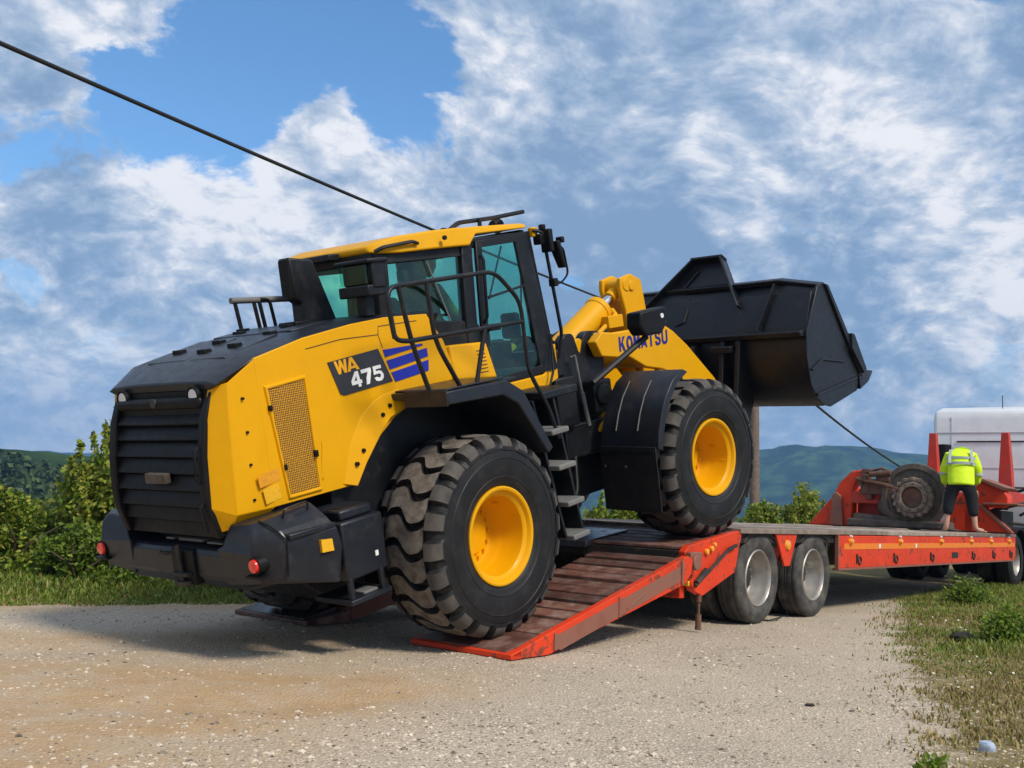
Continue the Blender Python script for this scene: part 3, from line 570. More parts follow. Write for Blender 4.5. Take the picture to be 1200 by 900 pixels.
# ================================================================== wheel loader
LD = empty('wheel_loader', mw=LM)
tag(LD, 'yellow and black wheel loader climbing the red ramps of the trailer', 'wheel loader')
YB, BK, GB = 'yellow_paint', 'black_paint', 'grey_black_paint'
RT = .825
def loader_wheel():
    w = empty('wheel', (0, 0, 0), LD); t = B()
    half = [(.395, .25), (.40, .30), (.415, .318), (.45, .330), (.475, .336), (.480, .341), (.486, .337), (.52, .343), (.60, .348), (.628, .346), (.633, .351), (.640, .345), (.66, .342), (.70, .334), (.708, .340), (.716, .330), (.745, .312), (.765, .28), (.770, .15), (.772, 0)]
    prof = [(r, -a) for r, a in half] + [(r, a) for r, a in half[::-1][1:]]
    t.lathe(prof, (0, 0, 0), 't', 72)
    N_ = 22; pit = 2*math.pi/N_
    def lug(th0, th1, a_s, off, rt, rb, gap=.02, top_mi=1):
        n = len(a_s); vs = []
        for a, ro, rbb in zip(a_s, rt, rb):
            o = off(a)
            for th, sh in ((th0+o, gap), (th1+o, -gap)):
                for r, g2 in ((rbb, sh*.3), (ro, sh)): q = th+g2; vs.append((r*math.cos(q), a, r*math.sin(q)))
        f = []; mi = []
        for k in range(n-1):
            i, j = 4*k, 4*(k+1); f += [(i+1, i+3, j+3, j+1), (i, i+1, j+1, j), (i+2, j+2, j+3, i+3)]; mi += [1, 0, 0]
        f += [(0, 2, 3, 1), (4*n-4, 4*n-3, 4*n-1, 4*n-2)]; mi += [0, 0]
        o0 = len(t.v); t.v += vs; t.f += [tuple(x+o0 for x in q) for q in f]; t.mi += [m_ if m_ == 0 else top_mi for m_ in mi]
    ca = [-.205+.41*i/10 for i in range(11)]
    for k in range(N_):
        th = k*pit; jit = random.uniform(-.004, .004)
        lug(th+jit, th+pit, ca, lambda a: .085*math.sin(a/.205*math.pi*.97)+.012*math.sin(a*40), [RT-.006*abs(a/.2)**2-(.012 if abs(a) > .2 else 0) for a in ca], [.752]*11, .042)
        for s in (1, -1):
            sa = [s*a for a in (.222, .27, .305, .328, .343)]
            lug(th+pit*.36*s, th+pit*.36*s+pit, sa, lambda a: .05*math.sin(abs(a)*6), [RT-.004, RT-.010, RT-.028, .765, .728], [.755, .75, .735, .715, .70], .062, 2)
    tw = .0
    t.build('tyre', ['rubber', 'tread_dust', 'tread_worn'], w, smooth=32)
    r = B()
    r.lathe([(.385, .235), (.405, .30), (.402, .322), (.390, .326), (.372, .320), (.362, .305), (.356, .290), (.340, .283), (.325, .268), (.318, .20), (.312, .08), (.300, .055), (.286, .02), (.275, -.02), (.262, -.035), (.24, -.040), (.19, -.038), (.18, -.02), (.17, -.005), (.10, .0), (.0001, .002)], (0, 0, 0), 't', 64)
    r.lathe([(.385, -.235), (.405, -.30), (.38, -.325), (.32, -.30), (.25, -.16), (.0001, -.16)], (0, 0, 0), 't', 40)
    for k in range(16):
        q = 2*math.pi*k/16; c = (.222*math.cos(q), -.05, .222*math.sin(q)); r.cyl(c, (c[0], -.012, c[2]), .013, n=6)
    r.box((.29, .09, .12), (.33, .24, .135)).cyl((.2, .05, .24), (.2, .12, .24), .018, n=8)
    r.build('rim', YB, w, smooth=35)
    return w
def wheels():
    w0 = loader_wheel()
    def place(w, s, t, front, spin):
        p = m_front((s, t, 0)) if front else m_lt((s, t, 0)); w.location = p
        w.rotation_euler = (0, 0, (-ART if front else 0) + (math.pi if t < 0 else 0)); w.rotation_euler.rotate(Matrix.Identity(3))
        w.rotation_mode = 'ZYX' if False else 'XYZ'
        # spin about the axle: local y
        w.rotation_euler = (Matrix.Rotation(w.rotation_euler.z, 3, 'Z') @ Matrix.Rotation(spin, 3, 'Y')).to_euler('XYZ')
    place(w0, 0, 1.095, False, .1)
    for s, t, f, sp in ((3.45, 1.095, True, .7), (0, -1.095, False, 1.2), (3.45, -1.095, True, 2.)):
        place(clone(w0, LD), s, t, f, sp)
    # the front pair carries less dust
    for o in LD.children:
        if o.name.startswith('wheel') and o.location.x > 2:
            for c in o.children:
                if c.name.startswith('tyre'):
                    me = c.data if c.data.users < 3 else c.data.copy(); c.data = me; me.materials[1] = MT['tread_worn']
wheels()
def axles():
    for nm, f, s in (('rear_axle', m_lt, 0), ('front_axle', m_front, 3.45)):
        b = B(f); b.lathe([(.0001, -.95), (.16, -.95), (.17, -.6), (.2, -.3), (.3, -.16), (.34, 0), (.3, .16), (.2, .3), (.17, .6), (.16, .95), (.0001, .95)], (s, 0, 0), 't', 24); b.build(nm.split('_')[1]+'_housing', BK, LD, smooth=50)
    b = B(); b.box((-1.5, -.52, -.05), (1.45, .52, .72)).box((-1.85, -.52, .2), (-1.5, .52, .72)); b.prism([(-1.2, -.1), (-.9, -.38), (1.2, -.35), (1.4, -.1)], 't', -.45, .45); b.build('rear_chassis', BK, LD, .02)
    b = B()
    for s in (1, -1):
        b.box((-1.12, s*.52, .0), (.95, s*.72, 1.28)) if s > 0 else b.box((-1.12, -.72, .0), (.95, -.52, 1.28))
    each(b, 'wheel_arch_panel', BK, LD, bevel=.015)
axles()

def hood():
    TOP = [(-2.0, 1.535), (-1.70, 1.695), (-1.26, 1.785), (-.78, 1.84), (-.41, 1.86), (.08, 1.845)]
    for s in (1, -1):
        def T_(t): return t*s
        p = B(); poly = [(-1.72, 1.69)] + TOP[2:] + [(.25, 1.60), (.40, 1.19), (-.14, 1.16), (-.42, 1.06), (-.62, .93), (-.80, .74), (-.97, .61), (-1.72, .615)]
        p.prism(poly, 't', T_(.72), T_(.80)); p.build('side_panel', YB, LD, .006, 2)
        c = B(); cols = [[(-1.985, T_(.588), 1.525), (-2.06, T_(.588), 1.30), (-2.105, T_(.588), 1.05), (-2.13, T_(.588), .70), (-2.085, T_(.588), .50)],
                [(-1.925, T_(.735), 1.545), (-1.95, T_(.74), 1.30), (-1.97, T_(.745), 1.05), (-2.0, T_(.745), .62), (-1.99, T_(.66), .515)],
                [(-1.71, T_(.797), 1.69), (-1.71, T_(.80), 1.30), (-1.71, T_(.80), 1.05), (-1.71, T_(.80), .615), (-1.75, T_(.74), .56)]]
        vv = [q for c_ in cols for q in c_]; vv += [(a_+.05, b_-(s*.05 if i_ > 4 else 0), z_) for i_, (a_, b_, z_) in enumerate(vv)]; ff = []
        for i in range(2):
            for j in range(4):
                q = (i*5+j, i*5+j+1, (i+1)*5+j+1, (i+1)*5+j); ff += [q, tuple(x+15 for x in q[::-1])]
        rim_ = [0, 5, 10, 11, 12, 13, 14, 9, 4, 3, 2, 1]; ff += [(rim_[i], rim_[(i+1) % 12], rim_[(i+1) % 12]+15, rim_[i]+15) for i in range(12)]
        c.add(vv, ff); c.build('corner_panel', YB, LD, .006, smooth=12)
        # wheel arch flare
        f = B(); ridge = [(-1.06, .64), (-.94, .93), (-.79, 1.12), (-.64, 1.22), (-.51, 1.26), (-.35, 1.275)]; arch = [(-.955, .605), (-.835, .76), (-.71, .89), (-.60, 1.0), (-.52, 1.065), (-.37, 1.11)]
        f.strip([(a, T_(.802), z) for a, z in ridge], [(a, T_(.85), z) for a, z in arch], (0, -s*.03, 0)); f.build('arch_flare', YB, LD, .006)
        b = B()
        for q, z in ((-.50, 1.16), (-.59, 1.10), (-.84, .86), (-.92, .77)): b.cyl((q, T_(.80), z), (q, T_(.846), z), .017, n=8)
        for q, z in ((-1.84, 1.42), (-1.84, 1.18), (-1.85, .95), (-1.86, .70)): b.cyl((q, T_(.74), z), (q, T_(.783), z), .010, n=8)
        each(b, 'bolt', 'grille_black', LD)
    # pressed line along the upper side
    # black bonnet top
    prof = [(-2.03, 1.50)] + TOP + [(.3, 1.84)]
    rings = []
    for q, z in [(-1.995, 1.535)]+TOP[1:]+[(.25, 1.845)]:
        k = .0 if q < -1.9 else .085; wq = .70 if q < -1.9 else .797
        rings.append([(q, -wq, z), (q-.01, -.60, z+.03), (q-.01, -.3, z+.04), (q-.01, .3, z+.04), (q-.01, .60, z+.03), (q, wq, z), (q, wq-.1, z-.03 if q < -1.9 else z-.12), (q, .1-wq, z-.03 if q < -1.9 else z-.12)])
    B().loft(rings).build('bonnet_top', GB, LD, .012, smooth=25)
    d = B()
    for s0, s1, t0, t1 in ((-1.75, -1.25, -.5, .0), (-1.75, -1.25, .06, .5), (-1.12, -.75, -.5, .5)):
        d.loft([[(s0, t0, 0), (s1, t0, 0), (s1, t1, 0), (s0, t1, 0)], [(s0, t0, .02), (s1, t0, .02), (s1, t1, .02), (s0, t1, .02)]])
    def zt(q):
        for (a, za), (c, zc) in zip(prof[:-1], prof[1:]):
            if a <= q <= c: return za+(zc-za)*(q-a)/(c-a)
        return 1.84
    d.v = [(a, t, z+zt(a)+.030) for a, t, z in d.v]; each(d, 'bonnet_hatch', GB, LD, bevel=.008)
    h = B()
    for q, t in ((-1.55, -.35), (-1.5, .3), (-1.35, -.1), (-1.2, .35), (-1.0, -.3), (-1.6, .05), (-.9, .2), (-.85, -.45)):
        h.box((q-.035, t-.05, zt(q)+.03), (q+.035, t+.05, zt(q)+.068))
    each(h, 'bonnet_hinge', 'grille_black', LD, bevel=.006)
    # rear grille: frame, louvres, lamps, badge
    EDG = [(-1.975, 1.50), (-2.06, 1.30), (-2.11, 1.05), (-2.13, .80), (-2.12, .66), (-2.06, .46)]
    g = B()
    for t in (-.58, .58):
        g.strip([(a-.012, t-.035, z) for a, z in EDG], [(a-.012, t+.035, z) for a, z in EDG], (.10, 0, 0))
    g.loft([[(-1.99, -.6, 1.545), (-1.99, .6, 1.545), (-1.99, .6, 1.40), (-1.99, -.6, 1.40)], [(-1.90, -.6, 1.545), (-1.90, .6, 1.545), (-1.90, .6, 1.36), (-1.90, -.6, 1.36)]])
    g.box((-2.0, -.58, .44), (-1.9, .58, 1.4)); g.build('grille_frame', 'grille_black', LD, .012)
    lv = [1.38, 1.27, 1.16, 1.04, .92, .80, .68, .57]
    def es(z):
        for (a, za), (c, zc) in zip(EDG[:-1], EDG[1:]):
            if zc <= z <= za: return a+(c-a)*(za-z)/(za-zc)
        return EDG[-1][0]
    for i, z in enumerate(lv):
        z2 = lv[i+1] if i < len(lv)-1 else .455
        l = B(); l.prism([(es(z)+.055, z-.006), (es(z2)+.012, z2+.018), (es(z2)+.012, z2+.006), (es(z2)+.06, z2+.006), (es(z)+.07, z-.02)], 't', -.555, .555); l.build('louvre', 'grille_black', LD, .004)
    B().box((-2.045, -.54, 1.385), (-1.985, .54, 1.47)).build('grille_header', 'grille_black', LD, .03)
    for t in (-.46, .46):
        w = B(); w.lathe([(.0001, -.03), (.05, -.025), (.058, 0), (.058, .05)], (-2.005, t, 1.475), 's', 20); w.build('reversing_lamp', 'lamp_glass', LD)
        w = B(); w.lathe([(.058, -.03), (.068, -.03), (.068, .05)], (-2.005, t, 1.475), 's', 20); w.build('lamp_bezel', 'grille_black', LD)
    B().box((-2.155, -.10, .86), (-2.10, .16, .935)).build('badge', 'grease_brown', LD, .006)
    B().cyl((-2.055, -.02, 1.435), (-2.03, -.02, 1.435), .035).build('camera_eye', 'plate_black', LD, .004)
    hs = B(); hs.tube([(-2.12, .565, 1.12), (-2.15, .565, 1.1), (-2.165, .565, .9), (-2.14, .565, .87)], .012, 6).tube([(-2.14, .565, .72), (-2.16, .565, .7), (-2.13, .565, .52)], .012, 6); each(hs, 'grille_handle', 'grille_black', LD)
    # vent panel with raised frame
    vp = [(-1.655, 1.465), (-1.30, 1.495), (-1.285, .66), (-1.575, .66)]
    def inset(p, k): cx = sum(a for a, _ in p)/4; cz = sum(z for _, z in p)/4; return [(cx+(a-cx)*k, cz+(z-cz)*(1-(1-k)*.45)) for a, z in p]
    fr = B(); o_ = inset(vp, 1.10); i_ = inset(vp, .93); n = 4
    fr.add([(a, .80, z) for a, z in o_]+[(a, .80, z) for a, z in i_]+[(a, .818, z) for a, z in inset(vp, 1.06)]+[(a, .818, z) for a, z in inset(vp, .97)],
           [(i, (i+1) % 4, 8+(i+1) % 4, 8+i) for i in range(4)]+[(8+i, 8+(i+1) % 4, 12+(i+1) % 4, 12+i) for i in range(4)]+[(12+i, 12+(i+1) % 4, 4+(i+1) % 4, 4+i) for i in range(4)])
    fr.build('vent_frame', YB, LD, .004)
    B().prism(inset(vp, .95), 't', .795, .806).build('vent_panel', 'vent_mesh', LD)
    b = B(); b.box((-1.66, .80, 1.30), (-1.635, .83, 1.34)).box((-1.60, .80, .86), (-1.575, .83, .90)).box((-1.31, .80, .90), (-1.28, .835, .95)); each(b, 'latch', 'grille_black', LD, bevel=.004)
    # black model plate and lettering
    pl = B(); pl.prism([(-1.06, 1.575), (-.525, 1.62), (-.405, 1.345), (-.93, 1.305), (-.97, 1.32)], 't', .801, .807); plo = pl.build('model_plate', 'plate_black', LD)
    xd = Vector((.995, 0, .075)).normalized(); yd = Vector((-.18, 0, .98)).normalized()
    letters('WA', plo, (-.985, .807, 1.47), xd, yd, .125, .105, -.012, 'letter_yellow'); letters('475', plo, (-.84, .807, 1.345), xd, yd, .108, .125, .012, 'logo_white')
    st = [[(-.48, 1.605), (.0, 1.625), (.0, 1.605), (-.46, 1.53)], [(-.45, 1.50), (.02, 1.565), (.02, 1.49), (-.425, 1.43)], [(-.415, 1.405), (.025, 1.455), (.01, 1.385), (-.385, 1.325)]]
    st = [[(-.47, 1.605), (-.02, 1.607), (-.01, 1.592), (-.455, 1.545)], [(-.445, 1.515), (.03, 1.565), (.035, 1.495), (-.42, 1.44)], [(-.41, 1.415), (.035, 1.465), (.02, 1.375), (-.375, 1.335)]]
    for p in st: B().prism(p, 't', .801, .806).build('stripe', 'blue_stripe', LD)
    for p, ma in (([(-1.80, .76), (-1.66, .775), (-1.645, .67), (-1.785, .65)], 'sticker_yellow'), ([(-1.83, .86), (-1.64, .89), (-1.63, .80), (-1.82, .775)], 'sticker_faint')):
        B().prism(p, 't', .801, .8035).build('warning_sticker', ma, LD)
    # panel seams
    sm = B(); sm.tube([(-1.25, .8005, 1.70), (-.9, .8005, 1.735), (-.5, .8005, 1.73), (-.47, .8005, 1.62)], .004, 4); sm.tube([(-.5, .8005, 1.73), (-.49, .8005, 1.795), (-.05, .8005, 1.80)], .004, 4); each(sm, 'panel_seam', 'dark_steel', LD)
    # pressed triangular swage right of the vent
    B().loft([[(-1.21, .80, .72), (-1.26, .80, .73), (-1.24, .80, .70)], [(-1.17, .805, .78), (-1.22, .808, .95), (-1.24, .80, .78)], [(-1.19, .80, 1.0), (-1.21, .80, 1.02), (-1.215, .80, 1.0)]]).build('swage', YB, LD)
hood()

def bumper():
    b = B()
    # centre beam of the counterweight
    b.loft([[(-2.03, t, .37), (-2.06, t, .34), (-2.06, t, .16), (-1.98, t, .07), (-1.5, t, .02), (-1.4, t, .2), (-1.5, t, .40)] for t in (-.72, .72)])
    co = b.build('counterweight', GB, LD, .018)
    for s in (1, -1):
        e = B(); S = lambda t: s*t
        # corner block, faceted
        ra = [(-2.05, S(.60), .12), (-2.05, S(.99), .16), (-1.95, S(1.12), .17), (-1.52, S(1.17), .04), (-1.45, S(.70), .02)]
        rb_ = [(-2.08, S(.56), .385), (-2.09, S(.97), .37), (-1.93, S(1.155), .37), (-1.47, S(1.19), .30), (-1.44, S(.70), .30)]
        rc = [(-2.06, S(.61), .41), (-2.07, S(.97), .48), (-1.92, S(1.15), .44), (-1.49, S(1.18), .43), (-1.44, S(.72), .45)]
        rd = [(-2.045, S(.65), .50), (-2.06, S(.965), .515), (-1.93, S(1.10), .51), (-1.53, S(1.13), .52), (-1.44, S(.74), .52)]
        re = [(-2.03, S(.69), .56), (-2.03, S(.92), .575), (-1.96, S(.98), .585), (-1.56, S(1.0), .625), (-1.50, S(.78), .60)]
        e.loft([ra, rb_, rc, rd, re]); c = e.build('bumper_corner', GB, LD, .010, smooth=15)
        x = B(); x.prism([(-1.91, .445), (-1.50, .435), (-1.50, .475), (-1.91, .485)], 't', S(1.10), S(1.178)); x.build('box_lip', GB, LD, .01)
        x = B(); x.tube([(-1.99, S(.96), .59), (-1.965, S(1.06), .545), (-1.925, S(1.16), .45), (-1.945, S(1.15), .2)], .006, 5); x.build('panel_seam', 'grille_black', LD)
        h = B(); h.tube(fillet([(-1.83, S(1.02), .56), (-1.83, S(1.04), .63), (-1.62, S(1.05), .65), (-1.62, S(1.04), .58)], .03), .008, 6); h.build('grab_handle', BK, LD)
        l = B(); l.lathe([(.0001, -.035), (.045, -.03), (.052, 0), (.052, .05)], (-2.075, S(.985), .30), 's', 20); l.build('tail_lamp', 'red_lens', LD)
        l = B(); l.lathe([(.052, -.02), (.064, -.02), (.068, .06)], (-2.07, S(.985), .30), 's', 20); l.box((-2.11, S(.985)-.09, .215), (-2.04, S(.985)+.09, .23)); l.build('lamp_bezel', 'grille_black', LD)
    B().prism([(-1.665, .385), (-1.565, .37), (-1.56, .285), (-1.665, .295)], 't', 1.165, 1.198).build('warning_sticker', 'sticker_yellow', LD)
    p = B(); p.box((-1.98, -.06, .39), (-1.75, .25, .415)).box((-1.9, -.02, .41), (-1.8, .2, .44)); p.build('hitch_cover', 'step_grey', LD, .01)
    p = B(); p.box((-2.0, .33, .395), (-1.87, .52, .408)).box((-1.98, -.22, .395), (-1.88, -.12, .41)); each(p, 'tread_pad', 'step_grey', LD, bevel=.004)
    p = B(); p.box((-2.085, -.02, .10), (-2.0, .26, .36)); p.build('hitch_pocket', 'grille_black', LD, .01)
    p = B(); p.cyl((-2.11, .12, .40), (-2.10, .12, .13), .018).box((-2.13, .02, .17), (-2.06, .22, .195)).box((-2.13, .05, .10), (-2.06, .2, .13)); p.tube([(-2.07, -.16, .32), (-2.10, -.14, .32), (-2.10, -.07, .32), (-2.07, -.05, .32)], .012, 6); p.build('hitch_pin', 'dark_steel', LD, .005)
    p = B(); p.box((-1.36, .60, -.02), (-.94, 1.06, .42)).box((-1.32, .66, .42), (-1.0, 1.02, .50)); p.build('battery_box', GB, LD, .02)
    p = B(); p.box((-1.36, .66, -.20), (-.95, 1.08, -.16)).box((-1.34, 1.02, -.18), (-1.30, 1.06, 0)).box((-1.03, 1.02, -.18), (-.99, 1.06, 0)); p.build('service_step', GB, LD, .008)
    B().box((-1.20, .90, -.16), (-1.06, 1.04, -.14)).build('grip_plate', 'step_grey', LD, .004)
    B().box((-1.06, 1.058, .10), (-1.03, 1.064, .14)).build('white_tag', 'logo_white', LD)
    p = B(); p.box((-1.48, -1.12, -.02), (-.98, -.62, .42)); p.build('battery_box', GB, LD, .02)
    p = B(); p.loft([[(-1.45, t, .10), (-1.30, t, -.12), (-1.1, t, -.28), (-.7, t, -.35), (-.7, t, .2), (-1.45, t, .2)] for t in (-.5, .5)]); p.build('belly_guard', BK, LD, .02)
bumper()

def platform_and_rails():
    for s in (1, -1):
        S = lambda t: s*t
        p = B(); p.loft([[(-.45, S(t), 1.14 if t > 1 else 1.2), (.22, S(t), 1.12), (.40, S(t), 1.02), (.73, S(t), .54), (.80, S(t), .58), (.48, S(t), 1.12), (.28, S(t), 1.235), (-.45, S(t), 1.245)] for t in (.74, 1.42)])
        p.build('fender', GB, LD, .012)
        if s > 0:
            p = B(); p.box((-.455, .95, 1.13), (-.44, 1.415, 1.26)); p.build('fender_end', 'dark_steel', LD, .004)
        p = B(); p.box((.30, .76 if s > 0 else -.98, 1.165), (.95, .98 if s > 0 else -.76, 1.195)); 
        p.box((-.40, .80 if s > 0 else -1.38, 1.245), (.30, 1.38 if s > 0 else -.80, 1.262)); p.build('platform', GB, LD, .008)
        p = B(); p.box((.95, .80 if s > 0 else -1.25, .97), (1.48, 1.25 if s > 0 else -.80, 1.04)); p.build('landing', BK, LD, .012)
        r = B(); t = S(1.32)
        r.tube(fillet([(-.83, t, 1.70), (-.86, t, 2.08), (.40, t, 2.13), (.70, t, 1.86), (.70, t, 1.26), (.93, t, .90), (1.02, t, .62)], .12), .019, 8)
        r.tube(fillet([(-.855, t, 1.95), (-.83, t, 1.69), (-.70, t, 1.665), (.70, t, 1.685)], .10), .019, 8)
        r.tube(fillet([(-.73, t, 2.085), (-.66, t, 1.65), (-.53, t, 1.25)], .15), .019, 8)
        r.tube(fillet([(-.42, t, 2.10), (-.41, t, 1.64), (-.18, t, 1.25)], .15), .019, 8)
        r.tube([(.20, t, 1.68), (.02, t, 1.25)], .019, 8)
        if s > 0: r.build('handrail', BK, LD, smooth=60)
        # ladder, climbed from the side
        l = B()
        for (x0, x1) in ((.84, 1.0), (1.14, 1.26)):
            l.loft([[(x0-.015, S(1.0), .98), (x0+.015, S(1.0), .98), (x0+.015, S(1.22), .98), (x0-.015, S(1.22), .98)], [(x1-.015, S(1.0), -.28), (x1+.015, S(1.0), -.28), (x1+.015, S(1.3), -.28), (x1-.015, S(1.3), -.28)]])
        l.loft([[(.84, S(.98), .98), (1.14, S(.98), .98), (1.14, S(1.0), .98), (.84, S(1.0), .98)], [(1.0, S(.98), -.2), (1.26, S(.98), -.2), (1.26, S(1.0), -.2), (1.0, S(1.0), -.2)]]); l.build('ladder_frame', BK, LD, .006)
        for k, (q, z) in enumerate(((.985, .70), (1.03, .38), (1.10, .04), (1.13, -.27))):
            B().box((q-.125, 1.08 if s > 0 else -1.38, z-.035), (q+.125, 1.38 if s > 0 else -1.08, z+.015)).build('step', 'step_grey', LD, .012)
    # small far-side rail on the bonnet
    r = B(); r.tube([(-.72, -.74, 2.15), (-.05, -.74, 2.12)], .028, 8); r.build('roof_rail', 'step_grey', LD, smooth=60)
    r = B()
    for q in (-.66, -.46, -.40): r.tube([(q-.02, -.74, 2.14), (q+.02, -.74, 1.83)], .018, 8)
    r.tube(fillet([(-.42, -.72, 2.14), (-.32, -.72, 2.13), (-.28, -.72, 1.83)], .06), .016, 8); each(r, 'rail_post', BK, LD, smooth=60)
    # air intake snorkel
    i = B(); i.loft([[(-.83, t, 2.425), (-.575, t, 2.395), (-.38, t, 1.85), (-.75, t, 1.83), (-.74, t, 2.05), (-.79, t, 2.08)] for t in (.09, .23)]); i.build('air_intake', BK, LD, .02)
    B().prism([(.105, 2.11), (.215, 2.11), (.215, 2.40), (.105, 2.40)], 's', -.835, -.80).build('intake_mouth', 'grille_black', LD)
    B().box((-.88, .06, 1.86), (-.66, .28, 1.91)).build('intake_base', 'grille_black', LD, .01)
    # rear working lamp unit beside the cab
    w = B(); w.box((-.56, .45, 2.30), (-.33, .85, 2.335)).box((-.56, .47, 2.04), (-.33, .82, 2.13)).box((-.36, .47, 2.1), (-.33, .82, 2.32)).box((-.50, .60, 1.88), (-.40, .70, 2.06)).box((-.50, .80, 2.1), (-.36, .83, 2.32)); w.build('lamp_housing', BK, LD, .012)
    B().box((-.545, .49, 2.14), (-.52, .79, 2.29)).build('lamp_lens', 'tinted_glass', LD)
    B().box((-.50, .47, 2.13), (-.38, .80, 2.30)).build('lamp_core', 'grille_black', LD, .02)
platform_and_rails()

def person_mesh(name, joints, edges, rad, ma, parent, sub=2, root=0):
    me = bpy.data.meshes.new(name); me.from_pydata([tuple(j) for j in joints], edges, []); me.materials.append(MT[ma])
    o = bpy.data.objects.new(name, me); COL.objects.link(o); o.parent = parent
    md = o.modifiers.new('skin', 'SKIN'); md.use_smooth_shade = True
    for i, r in enumerate(rad): me.skin_vertices[0].data[i].radius = r if isinstance(r, (tuple, list)) else (r, r); me.skin_vertices[0].data[i].use_root = (i == root)
    s = o.modifiers.new('sub', 'SUBSURF'); s.levels = s.render_levels = sub
    return o
def head_mesh(b, c, fwd, up_, r, mi=0):
    """egg-shaped head with nose, ears, brow and chin, around centre c"""
    f = Vector(fwd).normalized(); u = Vector(up_).normalized(); u = (u-f*u.dot(f)).normalized(); l = f.cross(u); c = Vector(c); rings = []; n = 16
    for k in range(1, 12):
        a = math.pi*k/12; z = math.cos(a)*1.25; rr = math.sin(a)**.85; ring = []
        for j in range(n):
            q = 2*math.pi*j/n; x = math.cos(q)*rr*1.02; y = math.sin(q)*rr*.82
            if z < -.2: x = x*(1+.18*z)+.10*(-z); y *= 1+.22*z
            if math.cos(q) > .85 and -.45 < z < .1: x += .18*(1-abs(z+.2)/.35 if abs(z+.2) < .35 else 0)   # nose
            if abs(math.cos(q)) < .2 and -.3 < z < .3: y *= 1.16   # ears
            if math.cos(q) > .5 and .05 < z < .25: x -= .05   # eye hollows
            ring.append(tuple(c+(f*x+l*y+u*z)*r))
        rings.append(ring)
    b.loft(rings, True, mi)

